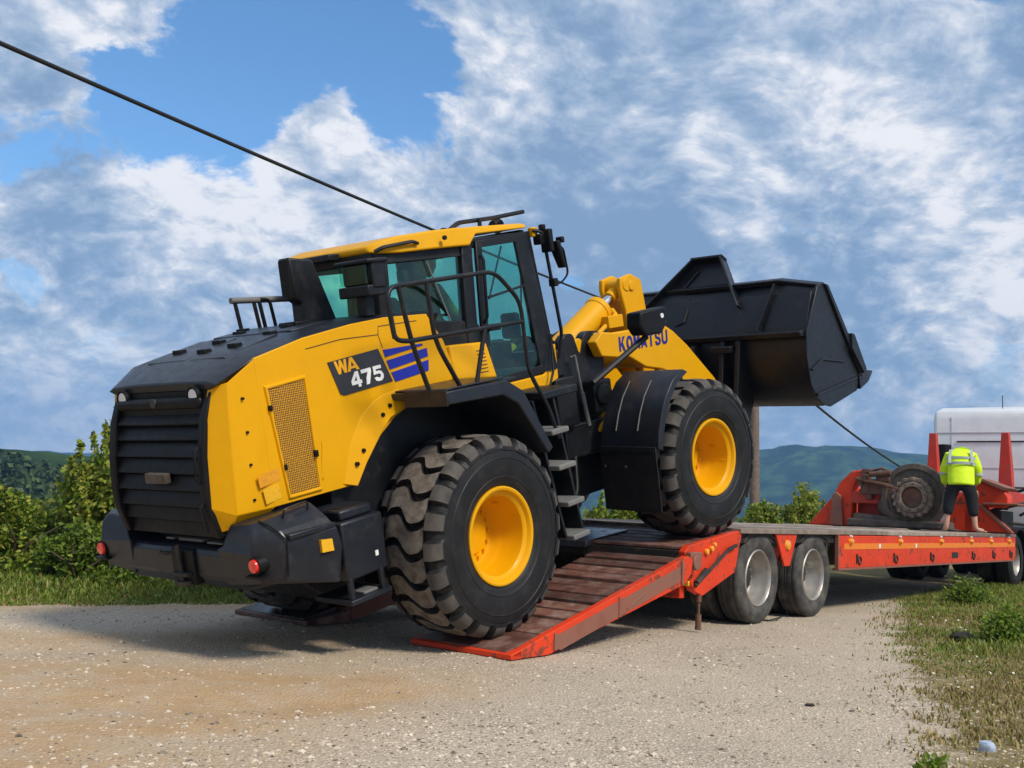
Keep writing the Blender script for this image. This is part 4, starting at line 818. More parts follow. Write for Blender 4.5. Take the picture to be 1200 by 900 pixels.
def cab():
    C = empty('cab', (0, 0, 0), LD)
    w = .78
    # pillars and frame
    f = B()
    RS, FS = -.34, 1.70
    tl = lambda q: .77 if q >= .62 else .56+(q+.20)*(.21/.82)
    for s in (1, -1):
        def wall(poly):   # prism that follows the tapering cab side
            f.loft([[(q, s*(tl(q)-d), z) for q, z in poly] for d in (.09, 0.)])
        wall([(-.20, 2.37), (-.08, 2.37), (-.10, 1.80), (-.22, 1.80)])     # rear pillar
        wall([(.66, 2.40), (.80, 2.40), (.72, 1.20), (.58, 1.20)])         # middle pillar
        wall([(1.50, 2.46), (1.66, 2.46), (1.86, 1.16), (1.64, 1.10)])     # front pillar
        wall([(-.20, 2.42), (.70, 2.44), (.80, 2.43), (.80, 2.31), (.70, 2.31), (-.20, 2.29)])       # top rails
        wall([(.80, 2.46), (1.66, 2.50), (1.64, 2.42), (.80, 2.38)])
        wall([(-.22, 1.84), (.60, 1.74), (.60, 1.50), (-.22, 1.6)])
        wall([(.58, 1.30), (1.78, 1.20), (1.80, 1.06), (.60, 1.10)])
    f.box((-.22, -.54, 2.31), (-.14, .54, 2.42)).box((-.24, -.54, 1.78), (-.16, .54, 1.88)).box((1.58, -.70, 2.42), (1.66, .70, 2.52)).box((1.72, -.70, 1.06), (1.86, .70, 1.35))
    f.box((.05, -.70, 1.0), (1.78, .70, 1.10)).box((.55, -.70, 1.08), (.62, .70, 1.42))
    f.build('frame', BK, C, .012)
    r = B()
    r.loft([[(q, -ww, z0), (q, -ww+.03, z1), (q, ww-.03, z1), (q, ww, z0)] for q, ww, z0, z1 in ((-.24, .54, 2.40, 2.45), (-.18, .60, 2.385, 2.475), (.02, .66, 2.375, 2.52), (.35, .745, 2.385, 2.545), (.62, .80, 2.39, 2.555), (.74, .80, 2.39, 2.555), (.84, .80, 2.49, 2.56), (1.55, .79, 2.525, 2.575), (1.66, .74, 2.535, 2.57))])
    ro = r.build('roof', YB, C, .02, 3)
    B().box((-.36, -.36, 2.375), (-.20, .18, 2.435)).build('roof_visor', BK, C, .012)
    d = B(); d.tube(fillet([(.78, .55, 2.56), (.90, .55, 2.62), (1.45, .50, 2.66), (2.0, .45, 2.72)], .05), .022, 6); d.tube([(1.2, .55, 2.58), (1.2, .55, 2.65)], .02, 6); d.build('roof_bar', BK, C)
    B().tube(fillet([(-.22, .59, 2.40), (-.16, .63, 2.43), (.12, .71, 2.46), (.18, .71, 2.44)], .03), .016, 6).build('gutter_rail', BK, C)
    B().cyl((.42, .79, 2.47), (.42, .812, 2.47), .02).build('roof_badge', 'grille_black', C)
    # glass, one pane each
    def pane(poly, t): return B().prism(poly, 't', t-.004, t+.004).build('window_pane', 'tinted_glass', C)
    for s in (1, -1): B().loft([[(q, s*(tl(q)-.04-d), z) for q, z in ((-.12, 2.31), (.66, 2.33), (.62, 1.56), (-.14, 1.80))] for d in (.008, 0.)]).build('window_pane', 'tinted_glass', C)
    B().loft([[(-.185, -.53, 2.32), (-.185, .53, 2.32), (-.205, .53, 1.87), (-.205, -.53, 1.87)], [(-.177, -.53, 2.32), (-.177, .53, 2.32), (-.197, .53, 1.87), (-.197, -.53, 1.87)]]).build('window_pane', 'tinted_glass', C)
    B().loft([[(1.64, -.68, 2.44), (1.64, .68, 2.44), (1.80, .68, 1.32), (1.80, -.68, 1.32)], [(1.648, -.68, 2.44), (1.648, .68, 2.44), (1.808, .68, 1.32), (1.808, -.68, 1.32)]]).build('window_pane', 'tinted_glass', C)
    # sliding seam in side window
    B().tube([(.30, .665, 2.30), (.52, .722, 1.60)], .008, 5).build('window_bar', 'step_grey', C)
    for s in (1, -1):
        dr = B(); o_ = [(.82, 2.43), (1.56, 2.475), (1.80, 1.16), (.74, 1.13)]; i_ = [(.90, 2.37), (1.38, 2.40), (1.56, 1.22), (.84, 1.19)]
        dr.add([(a, s*.765, z) for a, z in o_]+[(a, s*.765, z) for a, z in i_]+[(a, s*.80, z) for a, z in o_]+[(a, s*.80, z) for a, z in i_],
               [q for i in range(4) for q in ((i, (i+1) % 4, 4+(i+1) % 4, 4+i), (8+i, 12+i, 12+(i+1) % 4, 8+(i+1) % 4), (i, 8+i, 8+(i+1) % 4, (i+1) % 4), (4+i, 4+(i+1) % 4, 12+(i+1) % 4, 12+i))])
        do = dr.build('door', BK, C, .01)
        B().prism(i_, 't', s*.778, s*.786).build('door_pane', 'tinted_glass', C)
        h = B(); h.box((.84, s*.80 if s > 0 else -.84, 1.62), (.98, .84 if s > 0 else -.80, 1.68)); h.tube([(.86, s*.81, 2.3), (.84, s*.85, 2.25), (.80, s*.85, 1.75), (.80, s*.81, 1.7)], .014, 6); h.build('door_handle', 'grille_black', C)
        B().tube([(.92, s*.79, 1.92), (1.50, s*.79, 2.0)], .012, 5).build('door_bar', BK, C)
        # yellow engine-side cover under the side window
        c = B(); c.loft([[(.28, s*.70, 1.25), (.28, s*.70, 1.55), (.82, s*.70, 1.53), (.87, s*.70, 1.2)], [(.30, s*.84, 1.25), (.33, s*.80, 1.555), (.80, s*.80, 1.535), (.86, s*.84, 1.2)]]); c.build('side_cover', YB, C, .02, 3)
        v = B()
        for k in range(7): v.box((.64, s*.80 if s > 0 else -.832, 1.27+.032*k), (.75, .832 if s > 0 else -.80, 1.277+.032*k))
        v.v = [(a, t - s*(z-1.25)*.11 + s*.006, z) for a, t, z in v.v]; each(v, 'cover_slot', 'dark_steel', C)
        # yellow sill under the door
        c = B(); c.loft([[(.95, s*.72, 1.02), (.95, s*.80, 1.03), (.95, s*.80, 1.12), (.95, s*.72, 1.13)], [(1.60, s*.72, 1.0), (1.60, s*.80, 1.01), (1.60, s*.80, 1.13), (1.60, s*.72, 1.14)], [(1.86, s*.70, 1.06), (1.86, s*.76, 1.06), (1.90, s*.74, 1.40), (1.86, s*.68, 1.40)]]); c.build('sill', YB, C, .01)
    # interior
    st = B(); st.box((.40, -.26, 1.42), (.95, .26, 1.58)); st.loft([[(.42, -.25, 1.55), (.55, -.25, 1.55), (.55, .25, 1.55), (.42, .25, 1.55)], [(.22, -.24, 2.02), (.34, -.24, 2.02), (.34, .24, 2.02), (.22, .24, 2.02)]]); st.box((.20, -.15, 2.03), (.30, .15, 2.20)).box((.45, .28, 1.6), (1.0, .40, 1.72)).box((.5, -.15, 1.1), (.85, .15, 1.42)); st.build('seat', 'seat_black', C, .04, 3)
    st = B(); st.lathe([(.19, -.012), (.202, 0), (.19, .012), (.178, 0)], (1.30, 0, 1.80), 'z', 24, closed=True); st.cyl((1.30, 0, 1.80), (1.45, 0, 1.2), .04).box((1.13, -.015, 1.79), (1.47, .015, 1.81)); st.build('steering_wheel', 'seat_black', C)
    st = B(); st.box((1.42, -.35, 1.1), (1.72, .35, 1.48)).box((.35, .42, 1.12), (1.05, .66, 1.66)).box((.3, -.66, 1.12), (1.1, -.42, 1.7)).box((1.50, .40, 1.50), (1.56, .62, 1.75)); st.build('console', 'seat_black', C, .03)
    st = B(); st.box((-.12, -.50, 1.1), (.08, .50, 1.74)); st.box((.10, .48, 2.12), (.16, .58, 2.24)); st.build('rear_shelf', 'seat_black', C, .02)
    # mirrors and work lamps at the front of the roof
    m = B(); m.tube(fillet([(1.66, .80, 2.50), (1.76, .84, 2.48), (1.86, .86, 1.5), (1.84, .80, 1.25)], .05), .018, 6); m.tube(fillet([(1.80, .86, 2.36), (1.98, .90, 2.32), (2.02, .90, 2.06), (1.90, .90, 1.98), (1.80, .87, 1.97)], .05), .011, 6); m.build('mirror_arm', BK, C, smooth=60)
    m = B(); m.box((1.76, .80, 2.28), (1.82, .92, 2.50)).box((1.70, .76, 2.36), (1.78, .86, 2.46)); m.loft([[(1.84, .82, 2.38), (1.90, .82, 2.38), (1.90, .94, 2.38), (1.84, .94, 2.38)], [(1.94, .84, 2.12), (1.98, .84, 2.12), (1.98, .92, 2.12), (1.94, .92, 2.12)]]); m.box((1.95, .84, 2.36), (2.0, .92, 2.42)).box((1.79, .82, 1.95), (1.85, .90, 2.03)).box((1.75, .80, 2.49), (1.80, .86, 2.55)); m.build('mirror', 'grille_black', C, .012)
    B().box((1.66, .74, 2.44), (1.74, .80, 2.53)).build('marker_lamp', YB, C, .01)
    for s in (.35, -.35): B().lathe([(.0001, .05), (.07, .04), (.075, 0), (.05, -.06), (.0001, -.06)], (1.68, s, 2.60), 's', 16).build('work_lamp', 'grille_black', C)
    w = B(); w.tube([(1.66, .40, 2.40), (1.74, .1, 1.9)], .01, 5).tube([(1.70, .6, 2.3), (1.78, .45, 1.7)], .01, 5); each(w, 'wiper', 'grille_black', C)
    # gas strut and hand grip beside door foot
    g = B(); g.tube([(1.74, .82, 1.5), (1.66, .86, 1.16), (1.50, .9, .98)], .012, 6); g.build('cable_run', 'grille_black', C)
cab()
def operator():
    o = empty('person', mw=LM @ Matrix.Translation(m_lt((.72, .10, 1.58)))); tag(o, 'person in dark cap and olive jacket seated at the loader controls', 'person')
    J = [(0, 0, .08), (-.04, 0, .30), (0.0, 0, .46), (.06, 0, .56), (.0, -.17, .46), (.12, -.25, .22), (.36, -.14, .20), (0, .17, .46), (.12, .25, .22), (.36, .14, .20), (.12, -.1, .06), (.46, -.12, .08), (.50, -.12, -.34), (.12, .1, .06), (.46, .12, .08), (.50, .12, -.34)]
    E = [(0, 1), (1, 2), (2, 3), (2, 4), (4, 5), (5, 6), (2, 7), (7, 8), (8, 9), (0, 10), (10, 11), (11, 12), (0, 13), (13, 14), (14, 15)]
    rr = [(.15, .13), (.16, .13), (.13, .11), .06, .08, .06, .045, .08, .06, .045, .10, .075, .06, .10, .075, .06]
    person_mesh('body', [(a+.08, -b, c) for a, b, c in J], E, rr, 'khaki_cloth', o)
    h = B(); head_mesh(h, (.17, 0, .72), (1, 0, -.1), (0, 0, 1), .105); h.build('head', 'skin', o, smooth=60)
    c = B(); c.lathe([(.112, 0), (.118, .05), (.105, .10), (.06, .135), (.0001, .14)], (.155, 0, .745), 'z', 18); c.box((.22, -.08, .752), (.34, .08, .766)); c.build('cap', 'black_cloth', o, smooth=50)
operator()

def front_end():
    F = m_front
    # articulation joint and front frame towers
    b = B(F); b.box((1.75, -.42, -.25), (3.9, .42, .55)); b.box((2.1, -.60, .2), (3.0, .60, .55)); b.build('front_chassis', BK, LD, .02)
    j = B(); j.cyl((1.70, 0, -.35), (1.70, 0, .85), .14); j.box((1.40, -.35, -.15), (1.75, .35, -.05)).box((1.40, -.35, .6), (1.75, .35, .72)); j.build('articulation_joint', BK, LD, .01)
    for s in (1, -1):
        t = B(F); prof = fillet([(2.16, .30), (2.24, 1.35), (2.30, 1.46), (2.46, 1.47), (2.50, 1.3), (2.56, 1.25), (2.60, 1.40), (2.66, 1.47), (2.84, 1.45), (2.92, 1.34), (2.84, .72), (2.92, .55), (2.80, .25)], .05, 3)
        t.prism([(a, z) for a, z, *_ in [(p[0], p[1]) for p in [(q[0], q[1]) for q in fillet([(p[0], p[1], 0) for p in [(2.16, .30), (2.24, 1.38), (2.32, 1.46), (2.44, 1.46), (2.52, 1.22), (2.60, 1.42), (2.68, 1.46), (2.86, 1.44), (2.92, 1.34), (2.84, .72), (2.94, .55), (2.80, .25)]], .05, 3)]]], 't', s*.44, s*.54)
        t.build('lift_tower', BK, LD, .012)
        c = B(F); c.cyl((2.76, s*.40, 1.34), (2.76, s*.60, 1.34), .085); c.build('lift_pin', BK, LD, .012)
        c = B(F); c.cyl((2.72, s*.60, 1.36), (2.72, s*.615, 1.36), .018).cyl((2.82, s*.60, 1.32), (2.82, s*.615, 1.32), .018); each(c, 'pin_bolt', 'step_grey', LD)
        c = B(F); c.cyl((2.53, s*.42, 1.32), (2.53, s*.53, 1.32), .075); c.build('grease_cap', YB, LD, .01)
        # lift arm: stout cranked plate
        a = B(F); ap = [(2.62, 1.34), (2.74, 1.43), (2.95, 1.40), (3.60, 1.40), (3.86, 1.375), (3.98, 1.31), (4.22, 1.13), (4.70, .69), (5.02, .30), (5.12, .02), (5.02, -.12), (4.86, -.10), (4.72, .12), (4.40, .45), (4.02, .80), (3.70, .92), (3.42, .98), (3.16, 1.12), (2.95, 1.14), (2.70, 1.18)]
        a.prism(ap, 't', s*.56, s*.68); a.build('lift_arm', YB, LD, .014, 3)
        # lift cylinder below arm
        c = B(F); c.cyl((2.35, s*.47, .32), (3.2, s*.62, .66), .085).cyl((3.2, s*.62, .66), (3.75, s*.62, .9), .05); c.build('lift_cylinder', YB, LD)
        # mudguard: curved plate, side lip, flap
        arc = [(2.99, .985), (2.80, .90), (2.66, .76), (2.56, .60), (2.49, .44), (2.45, .28)]
        m = B(F); m.strip([(q, s*.74, z) for q, z in arc], [(q, s*1.46, z) for q, z in arc], (.018, 0, -.012)); 
        m.strip([(q, s*1.445, z) for q, z in arc], [(q+.06, s*1.46, z-.035) for q, z in arc], (0, s*.012, 0)); m.build('front_fender', GB, LD, .006)
        rb = B(F)
        for dt in (.93, 1.20): rb.tube([(q-.006, s*dt, z+.004) for q, z in arc[1:5]], .007, 5)
        each(rb, 'fender_rib', 'step_grey', LD)
        fl = B(F); fl.box((2.40, .76 if s > 0 else -1.46, -.35), (2.415, 1.46 if s > 0 else -.76, .30)); fl.build('mud_flap', 'rubber', LD, .004)
        fl = B(F); fl.box((2.392, .78 if s > 0 else -1.44, .22), (2.40, 1.44 if s > 0 else -.78, .265)); fl.build('flap_strip', BK, LD, .003)
        bl = B(F)
        for dt in (.82, 1.08): bl.cyl((2.39, s*dt, .10), (2.40, s*dt, .10), .012, n=8)
        each(bl, 'bolt', 'step_grey', LD)
        # headlamp on its bracket
        k = B(F); k.tube([(1.95, s*1.15, 1.0), (2.62, s*1.33, 1.36)], .032, 8); k.build('lamp_bracket', BK, LD)
        k = B(F); k.prism([(2.45, 1.61), (2.86, 1.63), (2.88, 1.53), (2.84, 1.44), (2.76, 1.37), (2.50, 1.38), (2.43, 1.47)], 't', s*1.24, s*1.42); k.build('headlamp_box', 'grille_black', LD, .02)
        k = B(F); k.cyl((2.78, s*1.42, 1.545), (2.78, s*1.43, 1.545), .024); k.build('marker_lamp', 'lamp_glass', LD)
        k = B(F); k.box((2.88, s*1.27 if s > 0 else -1.39, 1.47), (2.895, 1.39 if s > 0 else -1.27, 1.58)); k.build('headlamp', 'lamp_glass', LD, .01)
    letters('KOMATSU', [o for o in LD.children if o.name == 'lift_arm'][0], (2.99, .681, 1.195), (1, 0, -.015), (.05, 0, 1), .108, .155, .018, 'logo_blue', m=F)
    # bell crank, cross tube, tilt cylinder
    c = B(F); c.cyl((3.95, -.6, 1.05), (3.95, .6, 1.05), .13); c.build('cross_tube', YB, LD)
    for dt in (-.16, .10):
        c = B(F); c.prism(fillet3([(3.80, 1.96), (4.00, 2.0), (4.18, 1.92), (4.22, 1.6), (4.26, 1.25), (4.45, .75), (4.40, .60), (4.22, .62), (3.92, .95), (3.86, 1.3), (3.84, 1.6), (3.78, 1.85)]), 't', dt, dt+.06); c.build('bell_crank', YB, LD, .012)
    c = B(F); c.cyl((3.98, -.2, 1.86), (3.98, .18, 1.86), .055).cyl((3.90, -.19, 1.88), (3.90, .17, 1.88), .075); c.build('crank_pin', YB, LD, .008)
    c = B(F); c.cyl((2.70, 0, 1.20), (3.52, 0, 1.62), .155, n=28).cyl((3.50, 0, 1.61), (3.57, 0, 1.645), .165, n=28).cyl((3.56, 0, 1.64), (3.60, 0, 1.66), .12, n=28); tc = c.build('tilt_cylinder', YB, LD, .01)
    c = B(F); c.cyl((3.58, 0, 1.65), (3.78, 0, 1.755), .055); c.build('cylinder_rod', 'chrome', LD)
    c = B(F); c.cyl((3.76, 0, 1.745), (3.98, 0, 1.86), .075); c.build('rod_eye', YB, LD, .01)
    c = B(F); c.tube([(3.1, .17, 1.28), (3.45, .2, 1.48), (3.62, .18, 1.56), (3.66, .1, 1.62)], .03, 8).box((3.40, .13, 1.42), (3.66, .25, 1.56)); c.build('cylinder_pipe', YB, LD, .008)
    c = B(F); c.tube([(3.0, -.12, 1.45), (2.6, -.1, 1.35), (2.3, 0, 1.42), (1.95, .1, 1.3)], .022, 6).tube([(3.0, .2, 1.35), (2.6, .25, 1.30), (2.3, .25, 1.46), (1.9, .3, 1.2)], .022, 6); each(c, 'hose', 'grille_black', LD)
    # hoses and valve block by the joint
    h = B(F)
    for k in range(5):
        y = .25+.1*k; h.tube(fillet([(1.3, y*.9, .45-.06*k), (1.65, y+.12, .15-.1*k), (2.0, y+.1, .05-.05*k), (2.3, y*.8, .35)], .15), .026, 8)
    each(h, 'hose', 'grille_black', LD, smooth=60)
    h = B(F); h.box((1.95, .35, .55), (2.25, .68, 1.05)).box((2.0, .38, 1.05), (2.2, .6, 1.32)); h.build('valve_block', BK, LD, .02)
    h = B(F); h.tube([(2.30, .60, 1.22), (2.34, .62, 1.24), (2.40, .60, .95), (2.46, .60, .55)], .016, 6).cyl((2.42, .60, .85), (2.47, .60, .5), .024); h.build('steering_strut', 'step_grey', LD)
    h = B(F); h.box((2.5, .55, .62), (2.78, .70, .95)); h.lathe([(.0001, .08), (.11, .07), (.12, 0)], (2.62, .68, .80), 't', 18); h.build('front_valve_cover', BK, LD, .02)
def fillet3(poly): return poly
front_end()

def bucket():
    F = m_front; K = empty('bucket', (0, 0, 0), LD); HW = 1.55; GB = 'bucket_black'
    # section: spill edge, back, heel, floor, lip
    sec = [(5.56, 1.56), (5.50, 1.45), (5.33, 1.10), (5.28, .83), (5.32, .50), (5.42, .32), (5.58, .20), (5.75, .19), (6.40, .30), (6.62, .36)]
    inn = [(5.60, 1.545), (5.55, 1.43), (5.38, 1.09), (5.33, .83), (5.37, .53), (5.46, .37), (5.60, .255), (5.75, .245), (6.40, .35), (6.62, .385)]
    s = B(F); n = len(sec)
    s.loft([[(a, t, z) for a, z in sec+inn[::-1]] for t in (-HW, HW)]); s.build('shell', GB, K, .006)
    for k in (1, -1):
        p = B(F); p.prism([(5.66, 1.62), (5.82, 1.60), (6.22, .96), (6.50, .46), (6.40, .26), (5.72, .17), (5.55, .22), (5.40, .33), (5.30, .50), (5.26, .83), (5.31, 1.11)], 't', k*HW, k*(HW+.03)); p.build('side_plate', GB, K, .006)
        p = B(F); p.prism([(5.80, 1.62), (5.87, 1.60), (6.30, .92), (6.56, .44), (6.50, .42), (6.18, .96)], 't', k*(HW-.03), k*(HW+.06)); p.build('side_cutter', GB, K, .008)
        p = B(F); p.prism([(6.30, .98), (6.36, .96), (6.60, .50), (6.52, .46), (6.26, .80)], 't', k*(HW-.02), k*(HW+.09)); p.build('wear_plate', GB, K, .008)
        p = B(F); p.tube([(5.33, k*(HW+.035), .66), (5.60, k*(HW+.035), .75), (6.10, k*(HW+.035), .66)], .018, 5).tube([(5.40, k*(HW+.035), .36), (6.40, k*(HW+.035), .42)], .02, 5); each(p, 'wear_rib', GB, K)
    # upper back panel whose rim steps down to the side plates
    top = [(-HW, 5.80, 1.605), (-1.08, 5.66, 1.71), (1.08, 5.66, 1.71), (HW, 5.80, 1.605)]
    p = B(F); p.loft([[(5.50, t, 1.44) for t, _, _ in top] + [(q, t, z) for t, q, z in top[::-1]], [(5.545, t, 1.43) for t, _, _ in top] + [(q+.045, t, z-.01) for t, q, z in top[::-1]]]); p.build('rim_gusset', GB, K, .004)
    r = B(F); r.loft([[(q-.03, t, z+.01), (q+.09, t, z+.03), (q+.10, t, z-.03), (q, t, z-.05)] for t, q, z in top]); r.build('rim_bar', GB, K, .01)
    # raised spill guard in the middle with flanged edge
    A = [(5.45, 1.42), (5.98, 2.06)]
    g = B(F); quad = [(5.40, -1.10, 1.20), (5.93, -.22, 2.04), (5.93, .20, 2.04), (5.40, .78, 1.20)]
    g.loft([quad, [(a+.03, t, z-.01) for a, t, z in quad]]); g.build('spill_guard', GB, K, .004)
    fl = B(F)
    def flange(a, b, w, d):
        a, b = Vector(a), Vector(b); fl.loft([[tuple(q), tuple(q+Vector(w)), tuple(q+Vector(w)+Vector(d)), tuple(q+Vector(d))] for q in (a, b)])
    nrm = (-.115, 0, .07)
    flange((5.93, -.25, 2.05), (5.93, .23, 2.05), nrm, (-.015, 0, -.03)); flange((5.93, .20, 2.05), (5.52, .645, 1.40), nrm, (0, -.035, .0)); flange((5.93, -.22, 2.05), (5.44, -1.035, 1.27), nrm, (0, .035, 0))
    fl.tube([(5.84, -.16, 1.93), (5.38, -.80, 1.18)], .018, 5); fl.build('guard_flange', GB, K, .008)
    for t in (1.06,):
        x = B(F); x.loft([[(5.62, t, 1.66), (5.55, t, 1.68), (5.55, t+.02, 1.68), (5.62, t+.02, 1.66)], [(5.34, t-.12, 1.12), (5.26, t-.12, 1.14), (5.26, t-.10, 1.14), (5.34, t-.10, 1.12)]]); x.build('back_rib', GB, K, .004)
    y = B(F); y.lathe([(.035, -.012), (.055, 0), (.035, .012), (.02, 0)], (5.60, -.15, 1.56), 's', 16, closed=True); y.tube([(5.52, -.15, 1.5), (5.42, -.17, 1.32), (5.40, -.30, 1.28)], .012, 5); y.build('lifting_eye', 'dark_steel', K)
    z = B(F); z.loft([[(5.20, t, 1.12), (5.35, t, 1.14), (5.35, t, 1.05), (5.22, t, 1.06)] for t in (-HW, HW)]); z.build('back_beam', GB, K, .01)
    for t in (-.72, -.50, .50, .72):
        x = B(F); x.prism([(5.30, 1.08), (5.20, 1.05), (4.98, .20), (4.92, -.02), (5.02, -.16), (5.16, -.10), (5.40, .30)], 't', t-.03, t+.03); x.build('hinge_plate', BK, K, .008)
    for t in (-.15, .09):
        x = B(F); x.prism([(5.30, 1.04), (5.06, 1.0), (4.94, .86), (4.98, .74), (5.26, .60)], 't', t-.03, t+.03); x.build('tilt_ear', BK, K, .008)
    x = B(F); x.box((5.12, .38, .92), (5.24, .66, 1.0)).box((5.0, -.7, .82), (5.3, -.2, 1.06)); each(x, 'stop_block', BK, K, bevel=.01)
    x = B(F); x.prism([(4.35, .62), (4.42, .74), (5.02, .90), (5.06, .80), (4.45, .58)], 't', -.06, .02); x.build('tilt_link', BK, K, .01)
    x = B(F); x.cyl((5.02, -.76, -.02), (5.02, -.44, -.02), .07).cyl((5.02, .44, -.02), (5.02, .76, -.02), .07).box((4.9, -.8, -.2), (5.2, .8, -.08)); x.build('hinge_pin', BK, K, .01)
    e = B(F); e.loft([[(6.50, t, .34), (6.74, t, .385), (6.74, t, .405), (6.50, t, .40)] for t in (-HW, HW)]); e.build('cutting_edge', GB, K, .004)
    for k in range(8):
        t = -HW+.03+k*(2*HW-.06)/7
        o = B(F); o.loft([[(6.46, t-.08, .27), (6.46, t+.08, .27), (6.46, t+.08, .46), (6.46, t-.08, .46)], [(6.70, t-.075, .33), (6.70, t+.075, .33), (6.70, t+.075, .475), (6.70, t-.075, .475)], [(6.90, t-.04, .425), (6.90, t+.04, .425), (6.90, t+.04, .445), (6.90, t-.04, .445)]]); o.build('tooth', GB, K, .006)
bucket()

# ================================================================== trailer
TR = empty('low_loader_trailer', mw=TM)
tag(TR, 'long red low loader trailer with lowered ramps and timber deck', 'trailer')
def trailer():
    WD = 3.28; OR = 'orange_red_paint'
    # ramps
    for ri, (t0, t1) in enumerate(((.10, -.98), (-2.30, -3.38))):
        rp = empty('ramp', (0, 0, 0), TR); a = B(); sl = .272
        zt = lambda s: .135+(s-.30)*sl
        for t in (t0, t1+.07):
            dn = 0 if t == (t0 if ri == 0 else t1+.07) else .06
            a.prism([(-.12, .012), (-.12, .045), (.30, .17-dn), (2.50, .17+2.2*sl-dn), (2.60, .74-dn), (2.58, .60), (2.45, .50), (.34, .012)], 't', t, t-.07)
        a.prism([(-.13, .01), (-.13, .05), (.0, .08), (.0, .01)], 't', t0, t1); each(a, 'ramp_beam', 'orange_red_paint' if ri == 0 else 'ramp_wood', rp, bevel=.006)
        w = B()
        for t, o in ((t0, .004), (t1, -.004)): w.prism([(.42, .06), (.42, .155), (2.36, .67), (2.36, .53), (.5, .04)], 't', t+o, t-o*.5)
        each(w, 'ramp_web', 'red_faded', rp)
        w = B()
        for q in (.40, 1.32, 2.38): w.box((q, t0-.002, .02+(q-.3)*.23), (q+.035, t0+.014, .15+(q-.3)*sl))
        w.prism([(1.45, .33), (1.75, .46), (1.75, .44), (1.45, .31)], 't', t0, t0+.012); each(w, 'web_rib', 'red_faded', rp, bevel=.003)
        a = B(); a.prism([(.0, .0), (.0, .05), (.30, .11), (2.5, .68), (2.5, .62), (.34, .03)], 't', t0-.08, t1+.08); a.build('ramp_core', 'dark_steel', rp)
        N_ = 11
        tp = B(); tp.prism([(-.10, .05), (-.10, .065), (.30, .165), (.30, .10)], 't', t0-.075, t1+.075); tp.build('toe_plate', 'ramp_wood' if ri == 0 else 'wet_steel', rp, .005)
        for k in range(N_):
            s0 = .33+k*.197; pl = B(); dz = random.uniform(-.012, .012); j = random.uniform(-.012, .012)
            pl.prism([(s0+j, zt(s0)-.03+dz), (s0+.15+j, zt(s0+.15)-.03+dz), (s0+.15+j, zt(s0+.15)+.022+dz), (s0+j, zt(s0)+.022+dz)], 't', t0-.075 if ri == 0 else t0, t1 if ri == 0 else t1+.075); pl.build('plank', 'ramp_wood', rp, .006)
    # beavertail
    bt = empty('beavertail', (0, 0, 0), TR)
    a = B()
    for t in (0, -WD+.08):
        a.prism([(2.62, .80), (2.70, .86), (3.72, 1.01), (3.80, .98), (3.66, .58), (2.98, .36), (2.80, .42), (2.64, .62)], 't', t, t-.08)
    a.box((2.70, -WD+.1, .34), (2.80, -.1, .50)); each(a, 'tail_plate', OR, bt, bevel=.008)
    a = B(); a.prism([(2.66, .70), (2.66, .80), (3.85, .985), (3.85, .88)], 't', -.09, -WD+.09); a.build('tail_core', 'dark_steel', bt)
    for k in range(6):
        s0 = 2.70+k*.185; z0 = .835+k*.185*.148; pl = B(); pl.prism([(s0, z0-.02), (s0+.155, z0+.003), (s0+.155, z0+.035), (s0, z0+.012)], 't', -.085, -WD+.085); pl.build('plank', 'ramp_wood', bt, .006)
    a = B(); a.prism([(2.55, .775), (2.58, .84), (3.35, .965), (3.36, .94)], 't', -1.15, -2.1); a.build('centre_plate', 'wet_steel', bt, .005)
    a = B(); a.tube([(2.78, .03, .47), (3.45, .03, .82), (3.62, .03, .86)], .02, 6).tube([(2.80, .03, .50), (2.98, .035, .62)], .03, 6); each(a, 'lashing_rail', 'dark_steel', bt)
    a = B(); a.cyl((2.70, .10, .70), (2.70, -.12, .70), .075).box((2.60, .02, .74), (2.82, .08, .80)); a.build('ramp_hinge', 'red_faded', bt, .01)
    for (q, z, r_) in ((3.02, .80, .030), (3.12, .83, .028), (3.18, .87, .022)): B().cyl((q, .0, z), (q, .035, z), r_).build('marker_lamp', 'amber_lens', bt, .006)
    B().box((2.66, -.16, .47), (2.69, .02, .52)).build('marker_lamp', 'amber_lens', bt, .006)
    B().prism([(2.9, -.9), (2.98, -.9), (2.94, -.83)], 's', 2.0, 2.01).build('marker_lamp', 'red_lens', bt)
    a = B(); a.cyl((2.96, -.03, .42), (2.96, -.03, .30), .028).cyl((2.96, -.03, .32), (2.96, -.03, .16), .016).cyl((2.96, -.03, .18), (2.96, -.03, .05), .03).cyl((2.96, -.03, .05), (2.96, -.03, .03), .035); a.build('support_leg', 'rust', TR, .004)
    # deck
    dk = empty('deck', (0, 0, 0), TR)
    a = B(); a.box((3.72, -WD+.04, .88), (14.66, -.04, .985)); a.build('deck_core', 'dark_steel', dk)
    nb = 13; wdt = WD/nb
    for k in range(nb):
        for s0, s1 in ((3.74, 8.02), (8.05, 11.7), (11.73, 14.70)):
            t = .02-k*wdt; z = 1.035+random.uniform(-.006, .006); pl = B(); pl.box((s0+random.uniform(-.03, .01), t-wdt+.008, z-.055), (s1, t, z)); pl.build('plank', 'deck_wood', dk, .006)
    a = B(); a.box((4.7, -WD+.1, .55), (14.4, -.5, .88)); a.box((3.3, -2.4, .5), (6.0, -.9, .86)); a.build('main_beam', 'dark_steel', TR, .02)
